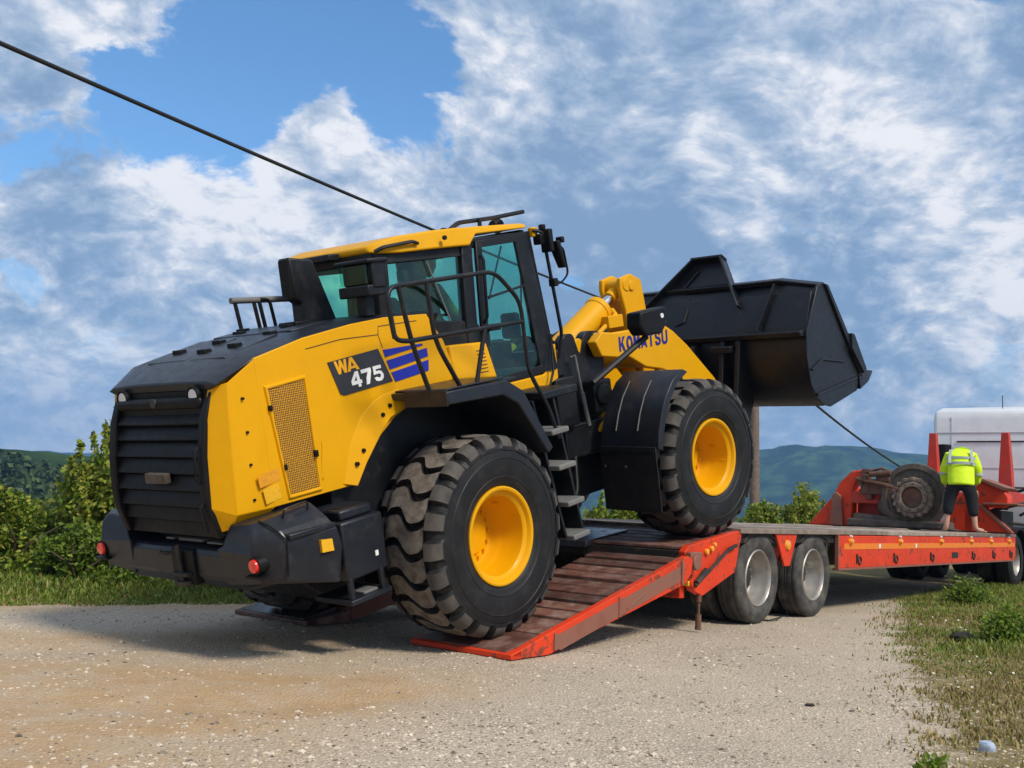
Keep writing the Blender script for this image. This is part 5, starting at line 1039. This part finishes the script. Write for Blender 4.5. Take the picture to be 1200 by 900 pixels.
    # side boards with tape, lamps and lashing rings
    for t, sg in ((0, 1), (-WD, -1)):
        sb = B(); sb.box((6.36, t-.03, .565), (14.68, t+.012, .975)) if sg > 0 else sb.box((6.36, t-.012, .565), (14.68, t+.03, .975)); so = sb.build('side_board', OR, TR, .008)
        e = B(); e.box((6.36, t-.06, .54), (14.68, t+.02, .567)); e.box((6.355, t-.03, .54), (6.385, t+.02, .985)); each(e, 'board_edge', 'red_faded', so, bevel=.004)
        if sg > 0:
            B().box((6.55, .012, .80), (14.6, .016, .875)).build('reflective_tape', 'reflective_orange', so)
            for k, q in enumerate((6.75, 8.55, 10.35, 11.9, 13.05, 14.2)):
                B().lathe([(.0001, .05), (.03, .045), (.04, .02), (.042, 0)], (q, .012, .90), 't', 14).build('marker_lamp', 'amber_lens', so)
                B().lathe([(.0001, .03), (.016, .028), (.02, 0)], (q, .012, .965), 't', 10).build('lamp_reflector', 'lamp_glass', so)
            for q in (7.0, 8.35, 9.9, 12.0, 13.2, 14.3):
                rg = B(); rg.lathe([(.05, -.012), (.062, 0), (.05, .012), (.038, 0)], (q+.06, .02, .655), 't', 14, closed=True); rg.box((q-.05, .012, .62), (q-.02, .03, .74)); rg.build('lashing_ring', 'dark_steel', so, .003)
            for q in (7.75, 9.2): B().box((q, .0165, .81), (q+.06, .0185, .87)).build('tape_patch', 'logo_white', so)
            B().box((10.9, .012, .64), (11.2, .018, .73)).build('data_plate', 'dark_steel', so)
    # wheel bay: valance between the tyres, mudguards
    a = B(); a.prism([(4.55, 1.0), (5.18, 1.0), (5.0, .62), (4.72, .62)], 't', -.20, -.16); a.prism([(4.62, 1.0), (5.20, 1.0), (5.0, .62), (4.86, .62)], 't', -.03, .0); each(a, 'valance', OR, TR, bevel=.008)
    B().lathe([(.0001, .03), (.05, .025), (.06, 0)], (4.92, .0, .86), 't', 16).build('marker_lamp', 'amber_lens', TR)
    a = B(); a.box((6.10, -.5, .52), (6.14, -.03, .98)); a.build('mud_flap', 'dark_steel', TR, .006)
    g = B()
    for c in (4.29, 5.745):
        arc = [(c+.56*math.cos(q), .50+.56*math.sin(q)) for q in [R(x) for x in range(38, 146, 12)]]
        arc = [(x, min(z, .975)) for x, z in arc]
        g.strip([(x, -.02, z) for x, z in arc], [(x, -.75, z) for x, z in arc], (0, 0, -.01))
    each(g, 'mudguard', 'trailer_rubber', TR, bevel=.002)
    # wheels
    def wheel(s, near):
        w = empty('wheel', (s, 0, .5), TR); t = B()
        for c in (-.17, -.53):
            h = [(.31, .10), (.315, .125), (.36, .145), (.42, .15), (.465, .138), (.487, .122), (.497, .105), (.497, .085), (.485, .08), (.485, .07), (.499, .065), (.499, .025), (.487, .02), (.487, .006), (.5, .0)]
            t.lathe([(r, -a) for r, a in h]+[(r, a) for r, a in h[::-1][1:]], (0, c, 0), 't', 56)
        t.build('tyre', 'trailer_rubber', w, smooth=38)
        r = B(); r.lathe([(.312, -.10), (.312, -.045), (.300, -.035), (.290, -.045), (.280, -.08), (.272, -.15), (.262, -.165), (.255, -.24), (.23, -.27), (.20, -.262), (.165, -.235), (.15, -.235), (.12, -.23), (.11, -.215), (.09, -.21), (.0001, -.208)], (0, 0, 0), 't', 48); 
        for k in range(10): q = 2*math.pi*k/10; r.cyl((.135*math.cos(q), -.23, .135*math.sin(q)), (.135*math.cos(q), -.19, .135*math.sin(q)), .013, n=6)
        ro = r.build('rim', 'rim_steel', w, smooth=35)
        hl = B()
        for k in range(8): q = 2*math.pi*(k+.5)/8; hl.lathe([(.0001, .006), (.034, .005), (.036, -.006)], (.205*math.cos(q), -.26, .205*math.sin(q)), 't', 14)
        each(hl, 'hand_hole', 'grille_black', w)
        hb = B(); hb.cyl((0, -.6, 0), (0, -.2, 0), .14); hb.build('hub', 'dark_steel', w)
        return w
    w0 = wheel(4.29, True)
    c = clone(w0, TR); c.location = (5.745, 0, .5); c.rotation_euler = (0, 1.1, 0)
    for s in (4.29, 5.745):
        c = clone(w0, TR); c.location = (s, WD, .5); c.rotation_euler = (0, 0, math.pi)
    a = B()
    for s in (4.29, 5.745): a.cyl((s, -2.8, .5), (s, -.5, .5), .08)
    each(a, 'axle', 'dark_steel', TR)
    # gooseneck: red bulkhead at the front of the deck, side cheeks, neck, posts
    gn = empty('gooseneck', (0, 0, 0), TR)
    a = B(); a.prism([(-3.30, 1.04), (-2.80, 1.62), (-2.68, 1.86), (-2.45, 2.08), (-2.18, 2.12), (-2.18, 1.95), (-2.35, 1.90), (-2.42, 1.72), (-2.44, 1.04)], 's', 13.0, 13.25); a.build('bulkhead_arch', OR, gn, .03, 3)
    a = B(); a.prism([(-2.84, 1.05), (-2.80, 1.62), (-2.72, 1.68), (-2.62, 1.60), (-2.58, 1.05)], 's', 12.93, 13.0); a.build('arch_rib', 'red_faded', gn, .015)
    a = B(); a.box((13.0, -2.44, 1.48), (13.3, -1.72, 1.70)); a.box((13.3, -2.44, 1.05), (13.34, -.9, 1.5)); a.build('bulkhead_beam', 'red_paint', gn, .012)
    a = B(); a.box((12.98, -2.3, 1.70), (13.1, -1.74, 1.735)); a.build('beam_lip', 'rust', gn, .006)
    a = B(); a.prism([(-.95, 1.05), (-.98, 1.55), (-.45, 1.98), (-.05, 1.86), (.06, 1.70), (.06, 1.56), (-.05, 1.50), (-.35, 1.50), (.10, 1.05)], 's', 14.0, 14.3); a.build('bulkhead_cheek', OR, gn, .02, 3)
    a = B(); a.prism([(-.45, 1.53), (-.40, 1.56), (.14, 1.07), (.08, 1.05)], 's', 13.96, 14.02); a.box((13.9, -.35, 1.55), (14.9, .25, 1.585)); a.build('cheek_flange', 'red_faded', gn, .008)
    a = B(); a.prism([(-.45, 2.0), (-.38, 2.03), (.08, 1.86), (.02, 1.80)], 's', 13.9, 14.6); a.build('cheek_cap', 'red_faded', gn, .01)
    a = B(); a.prism([(14.0, 1.05), (14.0, 1.55), (15.2, 1.95), (18.0, 1.85), (18.0, 1.60), (15.6, 1.55), (14.7, 1.05)], 't', -.55, -.70); a.prism([(13.3, 1.05), (13.3, 1.75), (15.2, 1.95), (18.0, 1.85), (18.0, 1.60), (15.6, 1.55), (14.7, 1.05)], 't', -2.5, -2.65); a.box((15.2, -2.5, 1.62), (18.0, -.7, 1.80)); a.build('neck_beam', 'red_paint', gn, .015)
    for t0, t1, zz in ((-2.41, -2.18, 1.8), (-.93, -.68, 1.8)):
        a = B(); c = (t0+t1)/2; a.loft([[(17.2, t0-.02, zz), (17.4, t0-.02, zz), (17.4, t1+.02, zz), (17.2, t1+.02, zz)], [(17.2, t0, 2.3), (17.4, t0, 2.3), (17.4, t1, 2.3), (17.2, t1, 2.3)], [(17.22, c-.075, 3.13), (17.34, c-.075, 3.13), (17.34, c+.075, 3.13), (17.22, c+.075, 3.13)]]); a.build('stake_post', 'red_paint', gn, .012)
    a = B(); a.tube([(14.3, -.3, 1.45), (14.8, .1, 1.60), (15.6, .35, 1.60)], .035, 8).tube([(14.5, -.2, 1.25), (15.2, .2, 1.2), (15.8, .1, 1.4)], .03, 8); a.box((14.2, -.9, 1.1), (15.0, -.1, 1.45)); a.build('hydraulic_gear', 'dark_steel', gn, .01)
trailer()

# rusty axle unit lying against the bulkhead
def axle_unit():
    s0, t0, z0 = 12.85, -1.22, 1.63
    A = empty('axle_unit', mw=TM @ Matrix.Translation(m_lt((s0, t0, 1.04)))); tag(A, 'rusty dirt-caked drive axle hub with big brake disc on the trailer deck', 'axle hub'); Z = z0-1.04
    b = B(); b.lathe([(.0001, .10), (.52, .10), (.585, .06), (.60, 0), (.59, -.05), (.50, -.07), (.47, -.04), (.34, -.05), (.0001, -.05)], (0, 0, Z), 's', 40); b.build('brake_disc', 'grease_brown', A, smooth=40)
    b = B(); b.lathe([(.34, -.04), (.36, -.10), (.345, -.16), (.30, -.17), (.28, -.16), (.265, -.21), (.20, -.215), (.19, -.20), (.18, -.02), (.0001, .0)], (-.02, .02, Z-.02), 's', 40)
    for k in range(16): q = 2*math.pi*k/16; b.box((-.21, .02+.33*math.cos(q)-.035, Z-.02+.33*math.sin(q)-.035), (-.12, .02+.33*math.cos(q)+.035, Z-.02+.33*math.sin(q)+.035))
    b.build('hub', 'hub_metal', A, .012, smooth=35)
    b = B(); b.cyl((-.18, .02, Z-.02), (-.1, .02, Z-.02), .175); b.build('hub_bore', 'rust', A)
    b = B()
    for k in range(10): q = 2*math.pi*(k+.3)/10; b.cyl((-.235, .02+.235*math.cos(q), Z-.02+.235*math.sin(q)), (-.2, .02+.235*math.cos(q), Z-.02+.235*math.sin(q)), .022, n=6)
    each(b, 'stud', 'rust', A)
    b = B(); b.loft([[(-.05, -1.15, .02), (.35, -1.15, .02), (.35, .75, .02), (-.05, .75, .02)], [(-.02, -1.12, .26), (.3, -1.12, .26), (.3, -.5, .22), (-.02, -.5, .22)][:4]], True); b.build('caked_base', 'grease_brown', A, .03)
    b = B(); b.box((-.1, -1.22, .01), (.32, .60, .16)); b.lathe([(.0001, -.2), (.2, -.19), (.28, -.05), (.28, .2)], (.2, -.45, .42), 's', 20); b.build('casing', 'grease_brown', A, .04, 3)
    b = B(); b.tube([(-.05, -1.05, Z+.30), (-.12, -.5, Z+.20), (-.2, -.22, Z+.12)], .035, 8); b.build('track_rod', 'rust', A)
    g = np.random.default_rng(3); b = B()
    for k in range(16):
        c = np.array([g.uniform(-.05, .2), g.uniform(-1.05, -.35), g.uniform(Z-.02, Z+.40)]); d = g.uniform(.03, .11, 3); b.box(tuple(c-d), tuple(c+d))
    b.box((.0, -1.0, Z+.02), (.18, -.35, Z+.30)); b.cyl((-.08, -.8, Z+.38), (-.08, -.4, Z+.42), .05); b.tube([(0, -.9, Z+.42), (0, -.6, Z+.5), (0, -.3, Z+.38)], .03, 6); b.build('linkage', 'rust', A, .015)
    b = B(); b.tube([(-.1, -.42, .62), (-.12, -.34, .25), (-.12, -.22, .2)], .025, 6); b.build('brace', 'grease_brown', A)
axle_unit()

# ================================================================== worker
def worker():
    base = TW(12.45, -.30, 1.045); ray_ = Vector((base.x, base.y, 0)).normalized(); rt = Vector((ray_.y, -ray_.x, 0))
    P = empty('person', mw=Matrix(((rt.x, ray_.x, 0, base.x), (rt.y, ray_.y, 0, base.y), (0, 0, 1, base.z), (0, 0, 0, 1))))
    tag(P, 'barefoot person in yellow high-visibility jacket and black trousers bending over on the deck', 'person')
    # x right, y away from camera, z up
    J = [(0, .0, .86), (0, .12, 1.12), (0, .30, 1.33), (.0, .44, 1.36),
         (-.12, 0, .80), (-.20, .03, .45), (-.235, 0, .09), (-.25, .02, .045), (-.27, .17, .03),
         (.12, 0, .80), (.19, .03, .45), (.225, 0, .09), (.25, .0, .045), (.36, .10, .03),
         (-.20, .30, 1.28), (-.26, .34, 1.0), (-.245, .43, .76), (.20, .30, 1.28), (.26, .34, 1.02), (.24, .44, .80)]
    E = [(0, 1), (1, 2), (2, 3), (0, 4), (4, 5), (5, 6), (6, 7), (7, 8), (0, 9), (9, 10), (10, 11), (11, 12), (12, 13), (2, 14), (14, 15), (15, 16), (2, 17), (17, 18), (18, 19)]
    rr = [(.15, .11), (.15, .11), (.13, .10), .06, .095, .062, .042, .045, .035, .095, .062, .042, .045, .035, .06, .048, .035, .06, .048, .035]
    person_mesh('body', J, E, rr, 'skin', P)
    trs = [(0, .0, .88), (0, .05, 1.0), (-.125, 0, .80), (-.185, .02, .52), (-.215, .0, .27), (.125, 0, .80), (.175, .02, .52), (.205, .0, .25)]
    person_mesh('trousers', trs, [(0, 1), (0, 2), (2, 3), (3, 4), (0, 5), (5, 6), (6, 7)], [(.17, .14), (.17, .14), (.125, .13), (.098, .105), (.085, .09), (.125, .13), (.098, .105), (.085, .09)], 'black_cloth', P)
    jk = [(0, -.02, .78), (0, .02, .98), (0, .14, 1.20), (0, .27, 1.37), (-.18, .30, 1.30), (-.275, .31, 1.06), (-.26, .40, .80), (.18, .30, 1.30), (.275, .31, 1.08), (.25, .42, .82), (0, .36, 1.43)]
    jo = person_mesh('jacket', jk, [(0, 1), (1, 2), (2, 3), (3, 4), (4, 5), (5, 6), (3, 7), (7, 8), (8, 9), (3, 10)], [(.25, .17), (.235, .17), (.22, .16), (.20, .14), (.11, .11), (.085, .085), (.065, .065), (.11, .11), (.085, .085), (.065, .065), (.09, .06)], 'hi_vis', P, root=1)
    # reflective bands follow the back of the jacket
    t = B(m_id)
    def band(z0, yb, hw, w):
        pts = [(hw*math.sin(q), yb - .155*math.cos(q), z0+.02*math.cos(q)) for q in [R(a) for a in range(-80, 81, 16)]]
        t.strip(pts, [(x, y+.02*w, z+w) for x, y, z in pts], (0, -.006, 0))
    band(1.135, .085, .245, .045); band(1.235, .15, .235, .04)
    for sx in (-1, 1):
        pts = [(sx*.15, -.035, 1.17), (sx*.155, .01, 1.25), (sx*.15, .07, 1.33), (sx*.14, .15, 1.41)]; t.strip(pts, [(x+sx*.045, y, z-.005) for x, y, z in pts], (0, -.012, .008))
    each(t, 'reflective_band', 'reflective_tape', jo)
    for sx in (-1, 1):
        a = B(m_id); c = Vector((sx*.278, .33, 1.0)); a.lathe([(.080, -.022), (.082, 0), (.080, .022)], tuple(c), 'z', 18); a.build('sleeve_band', 'reflective_tape', jo)
    h = B(m_id); head_mesh(h, (-.02, .52, 1.36), (0, .75, -.66), (0, .6, .75), .098); ho = h.build('head', 'skin', P, smooth=60)
    hr = B(m_id); rings = []
    for k in range(1, 7):
        q = math.pi*.5*k/6; rings.append([(-.02+.098*math.sin(q)*math.cos(a), .505+.11*math.sin(q)*math.sin(a)-.01, 1.38+.105*math.cos(q)) for a in [2*math.pi*j/16 for j in range(16)]])
    hr.loft(rings); hr.build('hair', 'hair', ho, smooth=60)
    # hands: palm, four fingers, thumb
    for sx in (-1, 1):
        hb = Vector((sx*.245, .435, .75)); jn = [hb, hb+Vector((0, .02, -.08))]; ed = [(0, 1)]; ra = [(.03, .022), (.036, .016)]
        for k in range(4):
            x = (-.03+.02*k); b0 = jn[1]+Vector((x, .0, -.01)); i = len(jn); jn += [b0, b0+Vector((x*.1, .02, -.04)), b0+Vector((x*.1, .045, -.06+.004*abs(k-1.5)))]; ed += [(1, i), (i, i+1), (i+1, i+2)]; ra += [.010, .009, .008]
        i = len(jn); jn += [hb+Vector((-sx*.04, .02, -.04)), hb+Vector((-sx*.06, .045, -.07))]; ed += [(0, i), (i, i+1)]; ra += [.012, .009]
        person_mesh('hand', jn, ed, ra, 'skin', P, 1)
    # toes
    for sx, c, dv in ((-1, Vector((-.27, .17, .02)), Vector((-.1, 1, 0)).normalized()), (1, Vector((.36, .10, .02)), Vector((.75, .66, 0)).normalized())):
        t = B(m_id); sd = Vector((dv.y, -dv.x, 0))
        for k in range(5): p = c+sd*(-.036+.018*k); t.tube([tuple(p-dv*.03), tuple(p+dv*(.035-.004*k)), tuple(p+dv*(.048-.004*k))], [.012, .011, .005], 6)
        each(t, 'toe', 'skin', P, smooth=60)
worker()

# ================================================================== truck
def truck():
    K = empty('truck_tractor', mw=TM @ Matrix.Translation((18.5, 0, 0))); tag(K, 'white high-roofed truck cab coupled in front of the red trailer', 'truck')
    b = B(); n = 10
    prof = [(0, 1.15), (0, 3.55), (.10, 3.76), (.5, 3.86), (1.2, 3.80), (1.9, 3.45), (2.25, 2.8), (2.35, 1.9), (2.35, .75), (.3, .75)]
    b.prism(prof, 't', -.15, -2.70); b.build('cab', 'white_cab', K, .10, 4)
    p = B()
    for z in (3.22, ): p.box((-.012, -2.6, z), (.01, -.25, z+.03))
    for z in (2.42,): p.box((-.008, -2.2, z), (.01, -.35, z+.035))
    for t in (-2.28, -.62): p.box((-.008, t-.012, 1.2), (.01, t+.012, 3.6))
    each(p, 'panel_rib', 'white_trim', K, bevel=.004)
    p = B(); p.box((-.02, -2.16, 3.02), (.0, -.72, 3.05)).box((-.02, -2.16, 2.0), (.0, -.72, 2.03)); each(p, 'panel_seam', 'dark_steel', K)
    m = B(); m.box((1.5, -3.05, 2.1), (1.7, -2.78, 2.75)).box((1.5, -.08, 2.1), (1.7, .2, 2.75)); m.tube([(1.6, -2.7, 2.7), (1.6, -2.9, 2.75)], .03, 6).tube([(1.6, -.15, 2.7), (1.6, .05, 2.75)], .03, 6); m.build('mirror', 'grille_black', K, .03)
    a = B(); a.cyl((-.25, -2.36, 2.45), (-.25, -2.36, 2.95), .15); a.cyl((-.25, -2.36, 1.6), (-.25, -2.36, 2.46), .06); a.build('air_cleaner', 'grille_black', K, .02)
    a = B(); a.tube([(.3, -1.25, 3.78), (.28, -1.25, 4.1)], .010, 5); a.build('aerial', 'dark_steel', K)
    c = B(); c.box((-4.2, -1.85, .72), (2.2, -1.60, .98)).box((-4.2, -1.25, .72), (2.2, -1.0, .98)).box((-.6, -2.6, .75), (.4, -.3, 1.15)); c.lathe([(.0001, -.12), (.5, -.1), (.55, 0), (.0001, .02)], (-2.1, -1.43, 1.12), 'z', 24); c.build('chassis', 'dark_steel', K, .02)
    f = B(); f.cyl((-.4, -.18, .72), (.6, -.18, .72), .32).cyl((-.4, -2.65, .72), (.6, -2.65, .72), .32); each(f, 'fuel_tank', 'dark_steel', K, bevel=.03)
    h = B(); h.tube(fillet([(-.05, -.95, 1.9), (-.5, -.5, 2.0), (-.8, -.3, 1.6), (-1.0, -.6, 1.4)], .25), .03, 6).tube(fillet([(-.05, -1.1, 1.7), (-.7, -.9, 1.5), (-1.2, -1.0, 1.6)], .25), .025, 6); each(h, 'air_hose', 'grille_black', K)
    g = B()
    for q in (-1.45, -2.8):
        arc = [(q+.62*math.cos(x), .52+.62*math.sin(x)) for x in [R(d) for d in range(10, 172, 18)]]
        for t0, t1 in ((-.15, -.8), (-2.05, -2.7)): g.strip([(x, t0, z) for x, z in arc], [(x, t1, z) for x, z in arc], (0, 0, -.02))
    each(g, 'mudguard', 'grille_black', K)
    w = empty('wheel', (0, 0, 0), K); t = B()
    for c in (-.16, -.50): t.lathe([(.30, -.14), (.36, -.15), (.46, -.145), (.51, -.11), (.52, 0), (.51, .11), (.46, .145), (.36, .15), (.30, .14)], (0, c, 0), 't', 40)
    t.build('tyre', 'rubber', w, smooth=45)
    t = B(); t.lathe([(.30, -.04), (.27, -.08), (.25, -.24), (.12, -.22), (.1, -.1), (.0001, -.1)], (0, 0, 0), 't', 32); t.build('rim', 'rim_steel', w, smooth=40)
    first = True
    for q in (-1.45, -2.8, 1.5):
        for side in (0, 1):
            x = w if first else clone(w, K); first = False
            x.location = (q, .2 if not side else 2.65, .52); x.rotation_euler = (0, 0, math.pi*side)
truck()

# ================================================================== pole, cables, small things
def pole_and_cables():
    px = Vector((8.0, 34.5, 0)); zt = 8.6
    def at(pxl, pyl, d):
        k = fw + crt*((pxl-600)/FPX) - cup*((pyl-450)/FPX); return Vector((0, 0, CAMH))+k*(d/k.y)
    base = at(887, 610, 34.); top = at(884, 404, 34.2)
    P = empty('utility_pole', (base.x, base.y, -3.)); tag(P, 'weathered wooden utility pole behind the trailer and bucket', 'utility pole')
    t = top-Vector((base.x, base.y, -3.)); b = B(m_id); b.tube([(0, 0, 0), tuple(t*.5), tuple(t)], [.175, .165, .14], 12); b.build('pole', 'pole_wood', P, smooth=60)
    x = t; b = B(m_id); b.box((x.x-.55, x.y-.05, x.z-.45), (x.x+.55, x.y+.05, x.z-.33)); b.build('cross_arm', 'pole_wood', P, .01)
    for dx in (-.45, .45):
        b = B(m_id); b.lathe([(.0001, .14), (.03, .13), (.05, .08), (.035, .05), (.05, .02), (.03, -.02)], (x.x+dx, x.y, x.z-.30), 'z', 12); b.build('insulator', 'step_grey', P)
    def cable(pts, r, label):
        A = [Vector(p) for p in pts]; out = []
        for i in range(len(A)-1):
            for k in range(12): out.append(tuple(A[i].lerp(A[i+1], k/12)))
        out.append(tuple(A[-1])); b = B(m_id); b.tube(out, r, 8); o = b.build('cable', 'cable_black', smooth=60); tag(o, label, 'cable', 'overhead cables'); return o
    # near span: comes over the yard from upper left, sagging to the pole
    n = 40; p0 = at(-140, -11, 6.2); p1 = top+Vector((0, 0, -.2)); pts = []
    for k in range(n+1):
        q = k/n; p = p0.lerp(p1, q); p.z -= .2*4*q*(1-q); pts.append(p)
    b = B(m_id); b.tube([tuple(p) for p in pts], .019, 8); o = b.build('cable', 'cable_black', smooth=60); tag(o, 'thick black overhead cable running from top left to behind the loader', 'cable', 'overhead cables')
    q0 = p1; q1 = at(1130, 582, 62); pts = []
    for k in range(n+1):
        q = k/n; p = q0.lerp(q1, q); p.z -= .7*4*q*(1-q); pts.append(p)
    b = B(m_id); b.tube([tuple(p) for p in pts], .045, 8); o = b.build('cable', 'cable_black', smooth=60); tag(o, 'thin dark cable sloping down from bucket tip towards the truck', 'cable', 'overhead cables')
pole_and_cables()
def small_things():
    def gp(x, y): return (x, y, float(height(np.array([x]), np.array([y]))[0]))
    g = np.random.default_rng(2)
    c = gp(2.62, 5.78); c = (c[0], c[1], c[2]-.015); b = B(m_id); rings = []
    for k in range(6):
        a = k/5; rings.append([(c[0]+(.045-.012*a)*(1+.25*math.sin(3*q+k))*math.cos(q), c[1]+(.035)*(1+.2*math.cos(2*q+k))*math.sin(q), c[2]+.01+.055*a) for q in [2*math.pi*j/12 for j in range(12)]])
    b.loft(rings); o = b.build('plastic_cup', 'pale_plastic', smooth=30); tag(o, 'crumpled pale blue plastic cup at the verge in the lower right', 'litter')
    def clod(c, r, label, ma='dark_debris', cat='clod'):
        b = B(m_id); rings = []
        for k in range(1, 7):
            a = math.pi*k/7; rings.append([(c[0]+r[0]*math.sin(a)*math.cos(q)*g.uniform(.75, 1.2), c[1]+r[1]*math.sin(a)*math.sin(q)*g.uniform(.75, 1.2), c[2]+r[2]*(.8+math.cos(a))*g.uniform(.85, 1.1)) for q in [2*math.pi*j/9 for j in range(9)]])
        b.loft(rings); o = b.build('clod', ma, smooth=30); tag(o, label, cat)
    clod(gp(1.98, 6.85), (.035, .02, .01), 'small dark clod lying on the open gravel at lower right')
    clod(gp(4.62, 10.75), (.13, .08, .06), 'dark earth clod half hidden in the verge grass beside the leafy weed')
    p = [gp(2.86, 12.05), gp(3.0, 12.0), gp(3.12, 12.1), gp(3.2, 12.25)]; b = B(m_id); b.tube([(x, y, z+.012+.02*(i > 1)) for i, (x, y, z) in enumerate(p)], .011, 6); o = b.build('strap_end', 'dark_debris'); tag(o, 'short black strap end on the ground by the rear trailer tyre', 'strap')
small_things()
# air
def haze():
    b = B(m_id); b.box((-3200, -160, -75), (3400, 2700, 190)); o = b.build('haze', 'yellow_paint', smooth=0)
    m = bpy.data.materials.new('haze_air'); m.use_nodes = True; N, L = m.node_tree.nodes, m.node_tree.links; N.clear(); v = N.new('ShaderNodeVolumePrincipled')
    v.inputs['Color'].default_value = (.22, .48, .90, 1); v.inputs['Density'].default_value = .00033; v.inputs['Anisotropy'].default_value = .0
    out = N.new('ShaderNodeOutputMaterial'); L.new(v.outputs[0], out.inputs['Volume']); o.data.materials[0] = m; tag(o, 'thin bluish haze over the valley and hills', 'haze', kind='stuff')
haze()
